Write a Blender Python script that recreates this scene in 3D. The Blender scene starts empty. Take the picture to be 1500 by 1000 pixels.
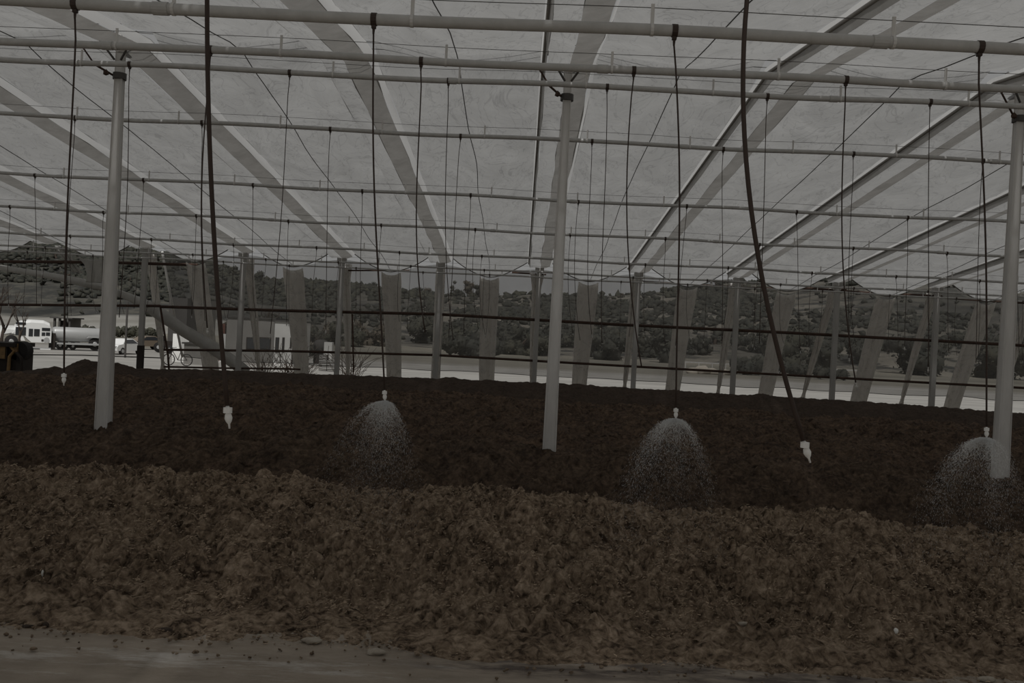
import bpy, math, random
import numpy as np
from mathutils import Vector, Matrix
random.seed(7); RNG=np.random.default_rng(11)
scn=bpy.context.scene; COL=scn.collection
EYE=2.8
# ------------------------------------------------------------------ camera
F=1300.0; YAW,PITCH,ROLL=-0.0105106,-0.0064683,0.0502644; CX=-0.5419
def cam_axes():
    fw=Vector((math.sin(YAW)*math.cos(PITCH),math.cos(YAW)*math.cos(PITCH),math.sin(PITCH)))
    r=Vector((math.cos(YAW),-math.sin(YAW),0)); u=r.cross(fw)
    return r*math.cos(ROLL)+u*math.sin(ROLL), -r*math.sin(ROLL)+u*math.cos(ROLL), fw
CR,CU,CF=cam_axes(); CPOS=Vector((CX,0,EYE))
def at(px,py,Y):
    d=CF*F+CR*(px-750)-CU*(py-500)
    return CPOS+d*(Y/d.y)
def proj(p):
    d=Vector(p)-CPOS; z=d.dot(CF)
    return 750+F*d.dot(CR)/z, 500-F*d.dot(CU)/z
cam=bpy.data.cameras.new('camera'); co=bpy.data.objects.new('camera',cam); COL.objects.link(co)
cam.sensor_width=36; cam.lens=F/1500*36; cam.clip_end=3000
M=Matrix((CR,CU,-CF)).transposed().to_4x4(); M.translation=CPOS; co.matrix_world=M
scn.camera=co
# ------------------------------------------------------------------ materials
def mat(name,col,rough=.8,metal=0,trans=0,bump=0,bscale=20,var=None,vscale=3,vdet=5,spec=.3,stretch=None):
    m=bpy.data.materials.new(name); m.use_nodes=True; nt=m.node_tree; N=nt.nodes; L=nt.links
    b=N['Principled BSDF']; b.inputs['Base Color'].default_value=(*col,1); b.inputs['Roughness'].default_value=rough
    b.inputs['Metallic'].default_value=metal; b.inputs['Specular IOR Level'].default_value=spec
    if var or bump:
        tc=N.new('ShaderNodeTexCoord'); mp=N.new('ShaderNodeMapping'); L.new(tc.outputs['Object'],mp.inputs[0])
        if stretch: mp.inputs['Scale'].default_value=stretch
    cs=None
    if var:
        n=N.new('ShaderNodeTexNoise'); n.inputs['Scale'].default_value=vscale; n.inputs['Detail'].default_value=vdet; n.inputs['Roughness'].default_value=.65
        L.new(mp.outputs[0],n.inputs['Vector'])
        r=N.new('ShaderNodeValToRGB'); r.color_ramp.elements[0].position=.34; r.color_ramp.elements[1].position=.66
        r.color_ramp.elements[0].color=(*col,1); r.color_ramp.elements[1].color=(*var,1)
        L.new(n.outputs[0],r.inputs[0]); L.new(r.outputs[0],b.inputs['Base Color']); cs=r.outputs[0]
    nrm=None
    if bump:
        n2=N.new('ShaderNodeTexNoise'); n2.inputs['Scale'].default_value=bscale; n2.inputs['Detail'].default_value=6; n2.inputs['Roughness'].default_value=.7
        L.new(mp.outputs[0],n2.inputs['Vector'])
        bp=N.new('ShaderNodeBump'); bp.inputs['Strength'].default_value=bump; bp.inputs['Distance'].default_value=.05
        L.new(n2.outputs[0],bp.inputs['Height']); L.new(bp.outputs[0],b.inputs['Normal']); nrm=bp.outputs[0]
    if trans:
        t=N.new('ShaderNodeBsdfTranslucent'); mx=N.new('ShaderNodeMixShader'); mx.inputs[0].default_value=trans
        if cs: L.new(cs,t.inputs[0])
        else: t.inputs[0].default_value=(*col,1)
        if nrm: L.new(nrm,t.inputs['Normal'])
        L.new(b.outputs[0],mx.inputs[1]); L.new(t.outputs[0],mx.inputs[2]); L.new(mx.outputs[0],N['Material Output'].inputs[0])
    return m
def fabric_mat(name,c1,c2,tr):
    """translucent woven sheeting: dusty streaks, sharp crease lines, seams"""
    m=bpy.data.materials.new(name); m.use_nodes=True; nt=m.node_tree; N=nt.nodes; L=nt.links
    b=N['Principled BSDF']; b.inputs['Roughness'].default_value=.7; b.inputs['Specular IOR Level'].default_value=.2
    tc=N.new('ShaderNodeTexCoord'); mp=N.new('ShaderNodeMapping'); mp.inputs['Scale'].default_value=(1,.45,1); L.new(tc.outputs['Object'],mp.inputs[0])
    n=N.new('ShaderNodeTexNoise'); n.inputs['Scale'].default_value=.9; n.inputs['Detail'].default_value=9; n.inputs['Roughness'].default_value=.62; n.inputs['Distortion'].default_value=1.6
    L.new(mp.outputs[0],n.inputs['Vector'])
    r=N.new('ShaderNodeValToRGB'); r.color_ramp.elements[0].position=.3; r.color_ramp.elements[1].position=.68
    r.color_ramp.elements[0].color=(*c1,1); r.color_ramp.elements[1].color=(*c2,1); L.new(n.outputs[0],r.inputs[0])
    # thin wandering dirt creases
    n2=N.new('ShaderNodeTexNoise'); n2.inputs['Scale'].default_value=1.1; n2.inputs['Detail'].default_value=3; n2.inputs['Distortion'].default_value=2.5
    mp2=N.new('ShaderNodeMapping'); mp2.inputs['Scale'].default_value=(1.3,.5,1); mp2.inputs['Location'].default_value=(7,3,1); L.new(tc.outputs['Object'],mp2.inputs[0]); L.new(mp2.outputs[0],n2.inputs['Vector'])
    s=N.new('ShaderNodeMath'); s.operation='SUBTRACT'; s.inputs[1].default_value=.5; L.new(n2.outputs[0],s.inputs[0])
    a=N.new('ShaderNodeMath'); a.operation='ABSOLUTE'; L.new(s.outputs[0],a.inputs[0])
    q=N.new('ShaderNodeMapRange'); q.inputs['From Min'].default_value=0; q.inputs['From Max'].default_value=.02; q.inputs['To Min'].default_value=.8; q.inputs['To Max'].default_value=1; L.new(a.outputs[0],q.inputs['Value'])
    mm=N.new('ShaderNodeMix'); mm.data_type='RGBA'; mm.blend_type='MULTIPLY'; mm.inputs[0].default_value=1
    L.new(r.outputs[0],mm.inputs[6]); L.new(q.outputs[0],mm.inputs[7])
    bp=N.new('ShaderNodeBump'); bp.inputs['Strength'].default_value=.5; bp.inputs['Distance'].default_value=.15; L.new(n.outputs[0],bp.inputs['Height'])
    L.new(mm.outputs[2],b.inputs['Base Color']); L.new(bp.outputs[0],b.inputs['Normal'])
    t=N.new('ShaderNodeBsdfTranslucent'); L.new(mm.outputs[2],t.inputs[0]); L.new(bp.outputs[0],t.inputs['Normal'])
    mx=N.new('ShaderNodeMixShader'); mx.inputs[0].default_value=tr
    L.new(b.outputs[0],mx.inputs[1]); L.new(t.outputs[0],mx.inputs[2]); L.new(mx.outputs[0],N['Material Output'].inputs[0])
    return m
def screen_mat():
    m=bpy.data.materials.new('shade_net'); m.use_nodes=True; nt=m.node_tree; N=nt.nodes; L=nt.links
    b=N['Principled BSDF']; b.inputs['Base Color'].default_value=(.16,.155,.145,1); b.inputs['Roughness'].default_value=.9
    tr=N.new('ShaderNodeBsdfTransparent'); tr.inputs[0].default_value=(1,1,1,1)
    tl=N.new('ShaderNodeBsdfTranslucent'); tl.inputs[0].default_value=(.14,.135,.125,1)
    m1=N.new('ShaderNodeMixShader'); m1.inputs[0].default_value=.5; L.new(b.outputs[0],m1.inputs[1]); L.new(tl.outputs[0],m1.inputs[2])
    tc=N.new('ShaderNodeTexCoord'); n=N.new('ShaderNodeTexNoise'); n.inputs['Scale'].default_value=.8; n.inputs['Detail'].default_value=4; L.new(tc.outputs['Object'],n.inputs['Vector'])
    q=N.new('ShaderNodeMapRange'); q.inputs['To Min'].default_value=.43; q.inputs['To Max'].default_value=.55; q.inputs['From Min'].default_value=.3; q.inputs['From Max'].default_value=.7; L.new(n.outputs[0],q.inputs['Value'])
    m2=N.new('ShaderNodeMixShader'); L.new(q.outputs[0],m2.inputs[0]); L.new(m1.outputs[0],m2.inputs[1]); L.new(tr.outputs[0],m2.inputs[2]); L.new(m2.outputs[0],N['Material Output'].inputs[0])
    return m
def soil_mat(name,dark,mid,light,b=.9):
    m=bpy.data.materials.new(name); m.use_nodes=True; nt=m.node_tree; N=nt.nodes; L=nt.links
    p=N['Principled BSDF']; p.inputs['Roughness'].default_value=.95; p.inputs['Specular IOR Level'].default_value=.12
    tc=N.new('ShaderNodeTexCoord')
    def noise(s,d,r,dist=0):
        n=N.new('ShaderNodeTexNoise'); n.inputs['Scale'].default_value=s; n.inputs['Detail'].default_value=d; n.inputs['Roughness'].default_value=r; n.inputs['Distortion'].default_value=dist
        L.new(tc.outputs['Object'],n.inputs['Vector']); return n
    a=noise(2.2,6,.7); c=noise(13,5,.6,.5)
    mx=N.new('ShaderNodeMath'); mx.operation='MULTIPLY_ADD'; mx.inputs[1].default_value=.4; L.new(a.outputs[0],mx.inputs[0])
    m6=N.new('ShaderNodeMath'); m6.operation='MULTIPLY'; m6.inputs[1].default_value=.6; L.new(c.outputs[0],m6.inputs[0]); L.new(m6.outputs[0],mx.inputs[2])
    r=N.new('ShaderNodeValToRGB'); e=r.color_ramp.elements; e[0].position=.39; e[0].color=(*dark,1); e[1].position=.63; e[1].color=(*light,1)
    k=e.new(.5); k.color=(*mid,1); L.new(mx.outputs[0],r.inputs[0]); L.new(r.outputs[0],p.inputs['Base Color'])
    h=noise(30,10,.85,.3); bp=N.new('ShaderNodeBump'); bp.inputs['Strength'].default_value=b; bp.inputs['Distance'].default_value=.09
    L.new(h.outputs[0],bp.inputs['Height']); L.new(bp.outputs[0],p.inputs['Normal'])
    return m
MT={
 'fabric':fabric_mat('roof_sheeting',(.325,.322,.314),(.405,.402,.392),.72),
 'drape':fabric_mat('hanging_sheeting',(.74,.72,.685),(.84,.82,.785),.5),
 'rollm':mat('rolled_sheeting',(.5,.49,.465),trans=.3,var=(.58,.57,.54),vscale=3,bump=.5,bscale=6),
 'band':mat('dark_sheeting',(.21,.202,.187),trans=.62,var=(.27,.26,.243),vscale=2,bump=.3,bscale=5),
 'lit_lip':mat('sunlit_lip_sheeting',(.66,.655,.64),trans=.75),  # bright daylight along the rafter edges, put into a paler sheeting colour
 'side':mat('side_sheeting',(.36,.35,.33),trans=.45,var=(.42,.41,.39),vscale=2),
 'pvc':mat('white_pvc',(.42,.415,.4),rough=.45,var=(.5,.495,.48),vscale=6),
 'fitting':mat('dark_fitting',(.05,.035,.028),rough=.6),
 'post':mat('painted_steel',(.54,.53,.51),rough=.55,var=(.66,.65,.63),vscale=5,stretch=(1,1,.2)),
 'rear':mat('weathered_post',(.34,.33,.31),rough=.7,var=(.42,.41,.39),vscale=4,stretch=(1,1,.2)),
 'hose':mat('black_hose',(.05,.034,.027),rough=.6),
 'wire':mat('wire',(.08,.075,.07),rough=.5,metal=.3),
 'rail':mat('rust_rail',(.045,.026,.019),rough=.8,var=(.075,.045,.032),vscale=8),
 'head':mat('white_plastic',(.85,.85,.83),rough=.3),
 'soil1':soil_mat('dry_compost',(.105,.075,.053),(.42,.315,.222),(.76,.6,.45)),
 'soil2':soil_mat('moist_compost',(.075,.055,.043),(.15,.108,.078),(.27,.195,.137)),
 'soil3':soil_mat('wet_compost',(.075,.056,.045),(.155,.11,.08),(.27,.19,.13)),
 'soil4':soil_mat('dark_compost',(.05,.038,.03),(.075,.056,.044),(.1,.075,.058),.5),
 'straw':mat('straw_fiber',(.2,.155,.115),rough=.9,var=(.55,.43,.31),vscale=9),
 'net':screen_mat(),
 'white':mat('white_paint',(.8,.8,.78),rough=.35,spec=.5),
 'glass':mat('dark_glass',(.03,.032,.035),rough=.12,spec=.7),
 'rubber':mat('black_rubber',(.02,.018,.017),rough=.8),
 'under':mat('dark_chassis',(.03,.024,.02),rough=.8),
 'silver':mat('tank_metal',(.42,.42,.41),rough=.4,metal=.2),
 'tan':mat('tan_paint',(.2,.16,.12),rough=.35,spec=.5),
 'orange':mat('worn_ochre_paint',(.3,.19,.08),rough=.7,var=(.16,.1,.05),vscale=6),
 'wallg':mat('grey_wall',(.2,.19,.175),rough=.8,var=(.24,.23,.21),vscale=1),
 'walld':mat('dark_wall',(.07,.065,.06),rough=.8),
 'wallw':mat('pale_wall',(.62,.61,.58),rough=.8),
 'bark':mat('bark',(.06,.045,.035),rough=.9),
 'leaf':mat('dull_leaf',(.035,.036,.028),rough=.9,var=(.075,.072,.052),vscale=.9,bump=1,bscale=2),
 'leafd':mat('dark_leaf',(.024,.026,.022),rough=.9,var=(.06,.058,.045),vscale=.7,bump=1,bscale=2),
 'leafb':mat('brown_leaf',(.06,.052,.04),rough=.9,var=(.12,.1,.075),vscale=.8,bump=1,bscale=2),
 'rock':mat('pale_rock',(.32,.28,.23),rough=.9,var=(.42,.38,.32),vscale=20),
 'clod':mat('dark_clod',(.06,.045,.035),rough=.95,bump=.6,bscale=40),
 'paper':mat('white_scrap',(.75,.74,.7),rough=.7),
 'red':mat('red_brown_sheet',(.12,.045,.03),rough=.8),
}
def water_mat():
    m=mat('water_drops',(.82,.83,.83),rough=.3,trans=.4); return m
MT['water']=water_mat()
# ------------------------------------------------------------------ mesh helpers
class MB:
    def __init__(s): s.v=[]; s.f=[]
    def add(s,v,f):
        o=len(s.v); s.v+= [tuple(x) for x in v]; s.f+=[tuple(i+o for i in q) for q in f]; return s
    def box(s,a,b,rot=None,c=None):
        x0,y0,z0=a; x1,y1,z1=b
        v=[Vector(p) for p in((x0,y0,z0),(x1,y0,z0),(x1,y1,z0),(x0,y1,z0),(x0,y0,z1),(x1,y0,z1),(x1,y1,z1),(x0,y1,z1))]
        if rot: 
            cc=Vector(c); v=[cc+rot@(p-cc) for p in v]
        return s.add(v,[(0,3,2,1),(4,5,6,7),(0,1,5,4),(1,2,6,5),(2,3,7,6),(3,0,4,7)])
    def tube(s,pts,r,n=8,cap=True):
        pts=[Vector(p) for p in pts]; R=r if isinstance(r,(list,tuple)) else [r]*len(pts)
        v=[];up=None
        for i,p in enumerate(pts):
            t=(pts[min(i+1,len(pts)-1)]-pts[max(i-1,0)]).normalized()
            if up is None: up=Vector((0,0,1)) if abs(t.z)<.9 else Vector((1,0,0))
            a=t.cross(up).normalized(); b=a.cross(t).normalized(); up=b
            for k in range(n):
                g=2*math.pi*k/n; v.append(p+a*math.cos(g)*R[i]+b*math.sin(g)*R[i])
        f=[(i*n+k,i*n+(k+1)%n,(i+1)*n+(k+1)%n,(i+1)*n+k) for i in range(len(pts)-1) for k in range(n)]
        if cap: f+=[tuple(range(n))[::-1],tuple((len(pts)-1)*n+k for k in range(n))]
        return s.add(v,f)
    def prism(s,prof,axis,a,b):
        """extrude polygon prof (2d) along axis 0/1/2 from a to b"""
        n=len(prof); v=[]
        for w in (a,b):
            for p in prof:
                q=list(p); q.insert(axis,w); v.append(q)
        return s.add(v,[tuple(range(n)),tuple(range(2*n-1,n-1,-1))]+[(i,i+n,(i+1)%n+n,(i+1)%n) for i in range(n)])
    def blob(s,c,r,amp=.25,sub=2,sq=(1,1,1),seed=0):
        vs,fs=ICO[sub]; rr=random.Random(seed); 
        ph=[(Vector((rr.uniform(-1,1),rr.uniform(-1,1),rr.uniform(-1,1))).normalized(),rr.uniform(2,6),rr.uniform(0,6)) for _ in range(6)]
        v=[]
        for p in vs:
            d=1+amp*sum(math.sin(p.dot(a)*fq+o) for a,fq,o in ph)/3+rr.uniform(-amp,amp)*.35
            v.append((c[0]+p.x*r*d*sq[0],c[1]+p.y*r*d*sq[1],c[2]+p.z*r*d*sq[2]))
        return s.add(v,fs)
    def build(s,name,m,parent=None,smooth=True,loc=None):
        me=bpy.data.meshes.new(name); me.from_pydata(s.v,[],s.f); me.update()
        if smooth: me.shade_smooth() if len(s.f)>40 else None
        me.materials.append(MT[m] if isinstance(m,str) else m)
        o=bpy.data.objects.new(name,me); COL.objects.link(o)
        if parent: 
            o.parent=parent; me.transform(Matrix.Translation(-Vector(parent['_l']))) if '_l' in parent else None
        return o
def mk_ico():
    import bmesh
    d={}
    for k in (1,2,3):
        bm=bmesh.new(); bmesh.ops.create_icosphere(bm,subdivisions=k,radius=1)
        bm.verts.ensure_lookup_table(); d[k]=([v.co.copy() for v in bm.verts],[tuple(v.index for v in f.verts) for f in bm.faces]); bm.free()
    return d
ICO=mk_ico()
def tag(o,label=None,cat=None,group=None,kind=None):
    if label:o['label']=label
    if cat:o['category']=cat
    if group:o['group']=group
    if kind:o['kind']=kind
    return o
def thing(name,loc,label,cat,group=None):
    o=bpy.data.objects.new(name,None); COL.objects.link(o); o.location=loc; o.empty_display_size=.1
    o['_l']=tuple(loc); return tag(o,label,cat,group)
ORD=['first','second','third','fourth','fifth','sixth','seventh','eighth','ninth','tenth','eleventh','twelfth','thirteenth','fourteenth','fifteenth','sixteenth','seventeenth','eighteenth','nineteenth','twentieth']
# ------------------------------------------------------------------ numpy noise
def vnoise(x,y,seed=0):
    xi=np.floor(x).astype(np.int64); yi=np.floor(y).astype(np.int64); fx=x-xi; fy=y-yi
    def h(a,b):
        n=(a*374761393+b*668265263+seed*974634777)&0xffffffff
        n=((n^(n>>13))*1274126177)&0xffffffff
        return ((n^(n>>16))&0xffff)/65535.0
    u=fx*fx*(3-2*fx); v=fy*fy*(3-2*fy)
    return (h(xi,yi)*(1-u)+h(xi+1,yi)*u)*(1-v)+(h(xi,yi+1)*(1-u)+h(xi+1,yi+1)*u)*v-.5
def rot(x,y,a): return x*math.cos(a)-y*math.sin(a), x*math.sin(a)+y*math.cos(a)
def billow(x,y,s,seed):
    a,b=rot(x*s,y*s,seed*.7); return np.abs(vnoise(a,b,seed))*2
def grid_obj(name,X,Y,Z,m,parent=None):
    nr,nc=X.shape; v=np.stack([X,Y,Z],-1).reshape(-1,3)
    i=np.arange(nr*nc).reshape(nr,nc); f=np.stack([i[:-1,:-1],i[:-1,1:],i[1:,1:],i[1:,:-1]],-1).reshape(-1,4)
    me=bpy.data.meshes.new(name); me.vertices.add(len(v)); me.vertices.foreach_set('co',v.astype(np.float32).ravel())
    me.loops.add(f.size); me.loops.foreach_set('vertex_index',f.astype(np.int32).ravel())
    me.polygons.add(len(f)); me.polygons.foreach_set('loop_start',np.arange(0,f.size,4,dtype=np.int32))
    me.polygons.foreach_set('use_smooth',np.ones(len(f),bool)); me.update(calc_edges=True); me.validate()
    me.materials.append(MT[m] if isinstance(m,str) else m)
    o=bpy.data.objects.new(name,me); COL.objects.link(o)
    if parent:
        o.parent=parent; me.transform(Matrix.Translation(-Vector(parent['_l'])))
    return o
# ------------------------------------------------------------------ ground, floor
def floor_mat():
    m=bpy.data.materials.new('packed_floor'); m.use_nodes=True; nt=m.node_tree; N=nt.nodes; L=nt.links
    p=N['Principled BSDF']; tc=N.new('ShaderNodeTexCoord')
    def noise(s,d,r,sc=(1,1,1),loc=(0,0,0)):
        mp=N.new('ShaderNodeMapping'); mp.inputs['Scale'].default_value=sc; mp.inputs['Location'].default_value=loc; L.new(tc.outputs['Object'],mp.inputs[0])
        n=N.new('ShaderNodeTexNoise'); n.inputs['Scale'].default_value=s; n.inputs['Detail'].default_value=d; n.inputs['Roughness'].default_value=r; L.new(mp.outputs[0],n.inputs['Vector']); return n
    def ramp(n,a,b,c1,c2):
        r=N.new('ShaderNodeValToRGB'); r.color_ramp.elements[0].position=a; r.color_ramp.elements[1].position=b; r.color_ramp.elements[0].color=(*c1,1); r.color_ramp.elements[1].color=(*c2,1); L.new(n.outputs[0],r.inputs[0]); return r
    base=ramp(noise(3,9,.75,(.35,1,1)),.34,.66,(.25,.21,.165),(.38,.325,.265))
    sc=ramp(noise(2.2,8,.8,(.22,1.1,1),(3.3,.4,0)),.53,.68,(0,0,0),(1,1,1))
    mx=N.new('ShaderNodeMix'); mx.data_type='RGBA'; L.new(sc.outputs[0],mx.inputs[0]); L.new(base.outputs[0],mx.inputs[6]); mx.inputs[7].default_value=(.56,.53,.49,1)
    # damp streak lying along the toe of the pile, right of centre
    sx=N.new('ShaderNodeSeparateXYZ'); L.new(tc.outputs['Object'],sx.inputs[0])
    def mr(inp,a,b,c,d):
        q=N.new('ShaderNodeMapRange'); q.interpolation_type='SMOOTHSTEP'; q.inputs['From Min'].default_value=a; q.inputs['From Max'].default_value=b; q.inputs['To Min'].default_value=c; q.inputs['To Max'].default_value=d; L.new(inp,q.inputs['Value']); return q
    def mul(a,b):
        q=N.new('ShaderNodeMath'); q.operation='MULTIPLY'; L.new(a,q.inputs[0]); L.new(b,q.inputs[1]); return q
    wn=ramp(noise(2.5,6,.7,(.4,1.4,1),(1,9,0)),.42,.56,(0,0,0),(1,1,1))
    w=mul(mul(mr(sx.outputs[0],-1.9,-.6,0,1).outputs[0],mr(sx.outputs[0],2.6,3.6,1,0).outputs[0]).outputs[0],mul(mr(sx.outputs[1],7.2,7.5,0,1).outputs[0],mr(sx.outputs[1],8.2,8.5,1,0).outputs[0]).outputs[0])
    w=mul(w.outputs[0],wn.outputs[0])
    m2=N.new('ShaderNodeMix'); m2.data_type='RGBA'; L.new(w.outputs[0],m2.inputs[0]); L.new(mx.outputs[2],m2.inputs[6]); m2.inputs[7].default_value=(.1,.08,.068,1)
    L.new(m2.outputs[2],p.inputs['Base Color']); p.inputs['Roughness'].default_value=.85
    bp=N.new('ShaderNodeBump'); bp.inputs['Strength'].default_value=.5; bp.inputs['Distance'].default_value=.03; L.new(noise(12,8,.8).outputs[0],bp.inputs['Height']); L.new(bp.outputs[0],p.inputs['Normal'])
    return m
x=np.linspace(-24,24,240); y=np.linspace(-6,36,210); Xg,Yg=np.meshgrid(x,y)
tag(grid_obj('floor',Xg,Yg,vnoise(Xg*1.2,Yg*1.2,4)*.02-.01,floor_mat()),kind='structure')
def ground_mat():
    m=bpy.data.materials.new('yard_and_fields'); m.use_nodes=True; nt=m.node_tree; N=nt.nodes; L=nt.links
    p=N['Principled BSDF']; p.inputs['Roughness'].default_value=.95; tc=N.new('ShaderNodeTexCoord')
    sx=N.new('ShaderNodeSeparateXYZ'); L.new(tc.outputs['Object'],sx.inputs[0])
    n=N.new('ShaderNodeTexNoise'); n.inputs['Scale'].default_value=.06; n.inputs['Detail'].default_value=8; mp=N.new('ShaderNodeMapping'); mp.inputs['Scale'].default_value=(.25,1,1); L.new(tc.outputs['Object'],mp.inputs[0]); L.new(mp.outputs[0],n.inputs['Vector'])
    a=N.new('ShaderNodeMath'); a.operation='MULTIPLY_ADD'; a.inputs[1].default_value=14; L.new(n.outputs[0],a.inputs[0]); L.new(sx.outputs[1],a.inputs[2])
    q=N.new('ShaderNodeMapRange'); q.inputs['From Min'].default_value=40; q.inputs['From Max'].default_value=240; L.new(a.outputs[0],q.inputs['Value'])
    r=N.new('ShaderNodeValToRGB'); e=r.color_ramp.elements; e[0].position=0; e[0].color=(.33,.32,.295,1); e[1].position=1; e[1].color=(.12,.105,.08,1)
    for pos,c in ((.21,(.3,.285,.26)),(.25,(.17,.155,.125)),(.36,(.2,.185,.15)),(.4,(.13,.12,.095)),(.5,(.22,.2,.16)),(.6,(.14,.125,.1)),(.75,(.19,.17,.135))):
        k=e.new(pos); k.color=(*c,1)
    L.new(q.outputs[0],r.inputs[0])
    n3=N.new('ShaderNodeTexNoise'); n3.inputs['Scale'].default_value=.7; n3.inputs['Detail'].default_value=8; L.new(mp.outputs[0],n3.inputs['Vector'])
    q3=N.new('ShaderNodeMapRange'); q3.inputs['From Min'].default_value=.3; q3.inputs['From Max'].default_value=.7; q3.inputs['To Min'].default_value=.75; q3.inputs['To Max'].default_value=1.2; L.new(n3.outputs[0],q3.inputs['Value'])
    mm=N.new('ShaderNodeMix'); mm.data_type='RGBA'; mm.blend_type='MULTIPLY'; mm.inputs[0].default_value=1; L.new(r.outputs[0],mm.inputs[6]); L.new(q3.outputs[0],mm.inputs[7]); L.new(mm.outputs[2],p.inputs['Base Color'])
    return m
# skyline of the hills, in the photograph's pixels, at Y=330
SKY=[(-400,330),(0,355),(150,365),(300,384),(360,410),(420,417),(480,421),(560,428),(640,434),(740,437),(800,437),(900,438),(970,432),(1040,424),(1130,415),(1220,400),(1330,392),(1500,380),(1900,350)]
skx=[at(a,b,330).x for a,b in SKY]; skz=[at(a,b,330).z for a,b in SKY]
x=np.linspace(-330,330,330); y=np.concatenate([np.linspace(34,120,60)[:-1],np.linspace(120,330,150),np.linspace(331,420,10)])
Xg,Yg=np.meshgrid(x,y)
top=np.interp(Xg*330/np.maximum(Yg,150),skx,skz)
t=np.clip((Yg-125)/205,0,1); s=t*t*(3-2*t)
Zh=-.03+top*s*(Yg<=331)+top*(Yg>331)+ (vnoise(Xg*.03,Yg*.03,2)*5+vnoise(Xg*.1,Yg*.1,3)*1.6)*np.clip((Yg-130)/60,0,1)*(.5+.5*(1-s))
Zh=np.where(Yg>331,top-(Yg-331)*.05,Zh)
nf=int(np.sum(y<=140))
tag(grid_obj('ground',Xg[:nf],Yg[:nf],Zh[:nf],ground_mat()),kind='structure')
gx,gy=np.meshgrid(np.linspace(-330,330,20),np.linspace(-260,34.2,20)); tag(grid_obj('ground',gx,gy,gx*0-.06,ground_mat()),kind='structure')
def hill_mat():
    m=bpy.data.materials.new('scrub_hillside'); m.use_nodes=True; nt=m.node_tree; N=nt.nodes; L=nt.links
    p=N['Principled BSDF']; p.inputs['Roughness'].default_value=1; tc=N.new('ShaderNodeTexCoord')
    mp=N.new('ShaderNodeMapping'); mp.inputs['Scale'].default_value=(.8,1,1.6); L.new(tc.outputs['Object'],mp.inputs[0])
    def ramp(sc,d,pts,v,ds=0):
        n=N.new('ShaderNodeTexNoise'); n.inputs['Scale'].default_value=sc; n.inputs['Detail'].default_value=d; n.inputs['Roughness'].default_value=.7; n.inputs['Distortion'].default_value=ds; L.new(v,n.inputs['Vector'])
        r=N.new('ShaderNodeValToRGB'); e=r.color_ramp.elements; e[0].position=pts[0][0]; e[0].color=(*pts[0][1],1); e[1].position=pts[-1][0]; e[1].color=(*pts[-1][1],1)
        for a,b in pts[1:-1]: k=e.new(a); k.color=(*b,1)
        L.new(n.outputs[0],r.inputs[0]); return r
    a=ramp(.05,6,[(.36,(.09,.082,.067)),(.5,(.14,.126,.102)),(.62,(.19,.172,.142))],mp.outputs[0])
    b=ramp(.14,4,[(.48,(0,0,0)),(.54,(1,1,1))],tc.outputs['Object'],.5)
    # left-hand slope is wooded and dark all over, so is the right end
    sx=N.new('ShaderNodeSeparateXYZ'); L.new(tc.outputs['Object'],sx.inputs[0])
    def mr(x,a_,b_,c,d):
        q=N.new('ShaderNodeMapRange'); q.inputs['From Min'].default_value=a_; q.inputs['From Max'].default_value=b_; q.inputs['To Min'].default_value=c; q.inputs['To Max'].default_value=d; L.new(x,q.inputs['Value']); return q
    l=mr(sx.outputs[0],-60,-15,.97,0); r_=mr(sx.outputs[0],70,100,0,.8)
    mxx=N.new('ShaderNodeMath'); mxx.operation='MAXIMUM'; L.new(l.outputs[0],mxx.inputs[0]); L.new(r_.outputs[0],mxx.inputs[1])
    m3=N.new('ShaderNodeMath'); m3.operation='MAXIMUM'; L.new(mxx.outputs[0],m3.inputs[0]); L.new(b.outputs[0],m3.inputs[1])
    dk=ramp(.12,4,[(.38,(.016,.017,.015)),(.5,(.035,.034,.029)),(.62,(.08,.075,.06))],tc.outputs['Object'])
    mx=N.new('ShaderNodeMix'); mx.data_type='RGBA'; L.new(m3.outputs[0],mx.inputs[0]); L.new(a.outputs[0],mx.inputs[6]); L.new(dk.outputs[0],mx.inputs[7])
    fld=ramp(.12,8,[(.4,(.2,.19,.165)),(.6,(.27,.26,.235))],mp.outputs[0])
    wob=N.new('ShaderNodeMath'); wob.operation='MULTIPLY_ADD'; wob.inputs[1].default_value=30; nn_=N.new('ShaderNodeTexNoise'); nn_.inputs['Scale'].default_value=.05; L.new(tc.outputs['Object'],nn_.inputs['Vector']); L.new(nn_.outputs[0],wob.inputs[0]); L.new(sx.outputs[1],wob.inputs[2])
    f1=mr(wob.outputs[0],180,184,1,0); f2=mr(sx.outputs[0],-45,-30,1,0); ff=N.new('ShaderNodeMath'); ff.operation='MULTIPLY'; L.new(f1.outputs[0],ff.inputs[0]); L.new(f2.outputs[0],ff.inputs[1])
    m9=N.new('ShaderNodeMix'); m9.data_type='RGBA'; L.new(ff.outputs[0],m9.inputs[0]); L.new(mx.outputs[2],m9.inputs[6]); L.new(fld.outputs[0],m9.inputs[7]); L.new(m9.outputs[2],p.inputs['Base Color'])
    return m
tag(grid_obj('ground',Xg[nf-1:],Yg[nf-1:],Zh[nf-1:],hill_mat()),kind='structure')
def gz(X,Y):
    i=np.clip(np.searchsorted(y,Y),0,len(y)-1); return float(np.interp(X,x,Zh[i]))
GX,GY=x.copy(),y.copy()
def gz(X,Y):
    i=int(np.clip(np.searchsorted(GY,Y),0,len(GY)-1)); return float(np.interp(X,GX,Zh[i]))
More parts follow.
